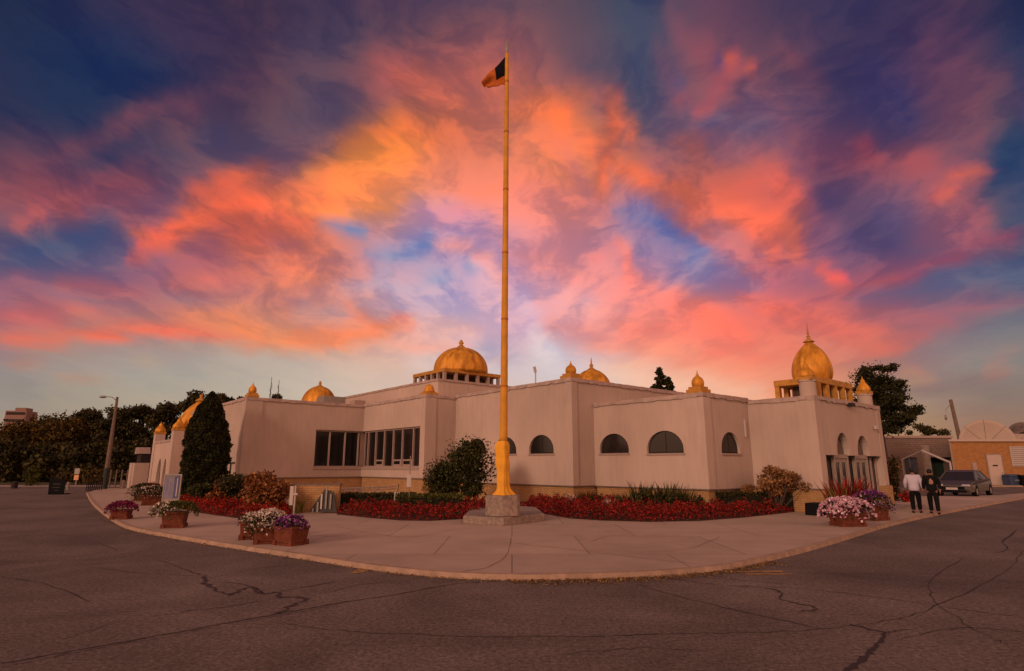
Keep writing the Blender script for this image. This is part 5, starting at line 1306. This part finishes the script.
# local: +x towards the rear (away), y across
Lc, Wc = 4.6, 1.80
car.scale = (1.06, 1.08, 1.04)
paint = mat('car_paint', (.075, .062, .055), .38, .2, .06, 2, spec=.5)
def sect(pts, w_at, m, name, par, bev=0):
    n = len(pts); vs = []; fs = []
    for s in (-1, 1):
        for x, z in pts: vs.append((x, s*w_at(x, z)/2, z))
    fs = [tuple(range(n)), tuple(range(n, 2*n))[::-1]]+[(i, n+i, n+(i+1) % n, (i+1) % n) for i in range(n)]
    return MB().add(vs, fs).build(name, m, par, bevel=bev)
arch = lambda cx: [(cx+.36*math.cos(t), .30+.36*math.sin(t)) for t in np.linspace(math.pi, 0, 9)]
low = [(.05, .28), (.0, .45), (.03, .58), (.14, .70), (.55, .83), (1.20, .93), (4.15, .98), (4.5, .92), (4.58, .70), (4.55, .30)]+[(x, z) for x, z in arch(3.72)][::-1]+[(x, z) for x, z in arch(.86)][::-1]
wf = lambda x, z: Wc*(1-.16*max(0, (.5-x)/.5)**2-.10*max(0, (x-4.1)/.5)**2)*(1 if z < .8 else .965)
body = sect(low, wf, paint, 'body', car, .035)
gh = [(1.12, .925), (1.95, 1.38), (2.3, 1.455), (3.0, 1.45), (3.95, .975)]
wg = lambda x, z: Wc*(.90 if z < 1.1 else .70)
sect(gh, wg, mat('car_glass', (.022, .018, .018), .2, 0, .1, spec=.35), 'cabin_glass', car, .01)
sect([(1.88, 1.36), (2.28, 1.475), (3.02, 1.468), (3.35, 1.36), (3.0, 1.40), (2.3, 1.405)], lambda x, z: Wc*.705, paint, 'roof', car, .01)
for s in (-1, 1):
    yb, yt = s*Wc*.452, s*Wc*.355
    for xa, xb in ((1.10, 1.92), (3.98, 3.15)): MB().tube([(xa, yb, .93), (xb, yt, 1.41)], .04, 6).build('pillar', paint, car)
    MB().tube([(2.55, yb, .95), (2.6, yt, 1.43)], .035, 6).build('pillar', paint, car)
    MB().ball((1.42, s*(Wc/2+.08), 1.02), (.07, .11, .075), 10, 6).build('mirror', paint, car, True)
    MB().box(.06, .30, s*.60-.20, s*.60+.20, .60, .72, .04, .02).build('headlight', mat('headlight', (.40, .38, .40), .15, .3, .1), car, bevel=.02)
    MB().box(4.45, 4.6, s*.62-.16, s*.62+.16, .70, .84).build('tail_light', mat('tail', (.25, .01, .01), .3), car)
    MB().box(1.3, 3.5, s*(Wc/2)-.004*s-.006, s*(Wc/2)-.004*s+.006, .58, .60).build('side_trim', M_['metal'], car)
    for cx in (.86, 3.72):
        y = s*(Wc/2-.11); wv_ = MB(); wv_.M = Matrix.Translation((cx, y, .315)) @ Matrix.Rotation(R(90), 4, 'X')
        wv_.lathe([(.18, -.10), (.29, -.10), (.315, -.07), (.315, .07), (.29, .10), (.18, .10)], (0, 0, 0), 24); w_ = wv_.build('wheel', M_['black'], car)
        rm = MB(); rm.M = wv_.M; rm.lathe([(.18, -.105), (.05, -.115), (.05, .115), (.18, .105)], (0, 0, 0), 10); rm.build('rim', M_['metal'], w_)
MB().box(-.03, .05, -.55, .55, .44, .59).build('grille', M_['black'], car); MB().box(-.03, .05, -.62, .62, .27, .40).build('lower_grille', M_['black'], car)
MB().box(-.06, -.035, -.26, .26, .42, .54).build('number_plate', M_['white'], car)
MB().box(-.035, -.018, -.45, .45, .605, .625).build('chrome_strip', M_['metal'], car)
# ------------------------------------------------------------------ people
def skinmesh(name, V, E_, Rr, m, parent, sub=2):
    me = bpy.data.meshes.new(name); me.from_pydata(V, E_, []); o = bpy.data.objects.new(name, me); COL.objects.link(o)
    md = o.modifiers.new('s', 'SKIN'); sb = o.modifiers.new('d', 'SUBSURF'); sb.levels = sub; sb.render_levels = sub
    for i, r in enumerate(Rr):
        me.skin_vertices[0].data[i].radius = r if isinstance(r, tuple) else (r, r)
    me.skin_vertices[0].data[0].use_root = True
    bpy.context.view_layer.update(); dg = bpy.context.evaluated_depsgraph_get(); nm = bpy.data.meshes.new_from_object(o.evaluated_get(dg)); o.modifiers.clear(); o.data = nm
    nm.materials.clear(); nm.materials.append(m); nm.polygons.foreach_set('use_smooth', [True]*len(nm.polygons)); o.parent = parent
    return o
SKN = mat('skin', (.25, .12, .08), .6, 0, .1); HAIR = mat('dark_hair', (.012, .009, .008), .7, 0, .2)
def person(p, rz, label, shirt, trouser, h=1.72, stride=.16, heavy=1.0, long_=False, hatm=None, swing=.1):
    e = empty('person', p, rz, label, 'person'); k = h/1.72
    def S(v): return tuple(c*k for c in v)
    hip = (0, 0, .92); J = [hip, (0, 0, 1.12), (0, .01, 1.32), (0, .0, 1.46), (0, .015, 1.52)]
    V = [S(v) for v in J]; E_ = [(0, 1), (1, 2), (2, 3), (3, 4)]; RR = [(.15*heavy, .11), (.145*heavy, .11), (.165*heavy, .11), (.09, .07), (.055, .055)]
    V.append(S((0, .03, 1.60))); E_.append((4, 5)); RR.append((.075, .09)); V.append(S((0, .025, 1.685))); E_.append((5, 6)); RR.append((.062, .075))
    legs = {}; arms = {}
    for s in (-1, 1):
        st = stride*s; i = len(V)
        leg = [(s*.10, 0, .86), (s*.11, st*.55+.03, .48), (s*.11, st-.03*(s > 0), .09), (s*.125, st+.12, .04)]
        V += [S(v) for v in leg]; E_ += [(0, i), (i, i+1), (i+1, i+2), (i+2, i+3)]; RR += [.085, .058, .042, .035]; legs[s] = leg
        i = len(V); arm = [(s*.19*heavy, 0, 1.42), (s*.26*heavy, -.03-swing*s*.4, 1.16), (s*.265*heavy, .04-swing*s, .93), (s*.26*heavy, .07-swing*s*1.15, .84)]
        V += [S(v) for v in arm]; E_ += [(2, i), (i, i+1), (i+1, i+2), (i+2, i+3)]; RR += [.06, .044, .030, .032]; arms[s] = arm
    skinmesh('body', V, E_, RR, SKN, e)
    # hands: fingers
    hd = MB()
    for s in (-1, 1):
        w_ = arms[s][3]
        for f in range(4):
            y = w_[1]-.03+f*.02; hd.tube([S((w_[0], y, w_[2])), S((w_[0]-.004*s, y+.004, w_[2]-.045)), S((w_[0]-.014*s, y+.006, w_[2]-(.08, .092, .087, .07)[f]))], [.010, .009, .007], 6)
        hd.tube([S((w_[0], w_[1]+.03, w_[2]+.01)), S((w_[0]-.01*s, w_[1]+.055, w_[2]-.03))], [.011, .008], 6)
    hd.build('fingers', SKN, e, True)
    V = [S(v) for v in ((0, 0, .86 if not long_ else .80), (0, 0, 1.02), (0, .0, 1.18), (0, .0, 1.34), (0, .0, 1.45))]; E_ = [(0, 1), (1, 2), (2, 3), (3, 4)]; RR = [(.185*heavy, .14), (.18*heavy, .14), (.185*heavy, .14), (.19*heavy, .125), (.085, .08)]
    for s in (-1, 1):
        i = len(V); a = arms[s]; V += [S(a[0]), S(a[1]), S((a[2][0], a[2][1], a[2][2]+.03))]; E_ += [(3, i), (i, i+1), (i+1, i+2)]; RR += [.088, .072, .052]
    skinmesh('shirt', V, E_, RR, shirt, e)
    V = [S((0, 0, .94)), S((0, 0, .86))]; E_ = [(0, 1)]; RR = [(.165*heavy, .125), (.165*heavy, .13)]
    for s in (-1, 1):
        i = len(V); l = legs[s]; V += [S(l[0]), S(l[1]), S((l[2][0], l[2][1], .10))]; E_ += [(1, i), (i, i+1), (i+1, i+2)]; RR += [.112, .085, .068]
    skinmesh('trousers', V, E_, RR, trouser, e)
    for s in (-1, 1):
        l = legs[s]; sh = MB().ball(S((l[3][0], l[3][1]-.03, .045)), (.048, .135, .05), 10, 8); sh.build('shoe', M_['black'] if s > 0 else M_['black'], e, True)
    hr = MB().ball(S((0, .005, 1.66)), (.094*k, .108*k, .10*k), 16, 10); 
    if hatm: hr.lathe([(.14*k, 0), (.145*k, .02), (.10*k, .03), (.095*k, .085), (.06*k, .105)], S((0, .02, 1.69)), 18)
    hr.build('hair', hatm or HAIR, e, True)
    # face (turned away from the camera)
    fc = MB(); fc.ball(S((0, .115, 1.615)), (.014, .022, .02), 8, 6); 
    for s in (-1, 1): fc.ball(S((s*.082, .02, 1.62)), (.012, .022, .03), 8, 6)
    fc.build('ears_and_nose', SKN, e, True)
    fe = MB(); 
    for s in (-1, 1): fe.ball(S((s*.03, .105, 1.64)), (.012, .008, .008), 8, 6)
    fe.box(-.022, .022, .098, .112, 1.572, 1.58); fe.build('eyes_and_mouth', M_['black'], e)
    return e
p1 = at(917.5, 513, PZ); p2 = at(935.5, 514, PZ)
hd_ = R(-34)
person(p1, hd_, 'person in a loose pale lilac shirt and black trousers walking away, left of the pair', mat('lilac_cloth', (.48, .44, .54), .85, 0, .1, 5, .4, 14), mat('black_cloth', (.008, .008, .009), .9, spec=.06), 1.60, .12, 1.08, True)
e = person(p2, hd_, 'person in dark jacket with tan back print walking away, right of the pair', mat('dark_jacket', (.010, .010, .010), .9, 0, .3, 6, spec=.06), mat('charcoal_cloth', (.010, .010, .011), .9, spec=.06), 1.57, -.16, 1.0, True)
MB().prism_y([(-.06, 1.06), (.06, 1.06), (.07, 1.17), (.0, 1.27), (-.05, 1.2)], -.165, -.13).build('back_print', mat('tan_print', (.30, .16, .10), .8, 0, .3, 12), e)
# distant objects seen between the people and the car
bush('far_shrub', 'pale tan shrub beside the canopy frame post behind the people', at(887, 497, 0), (.7, .6, 2.0), LM['rust'], 900, .14)
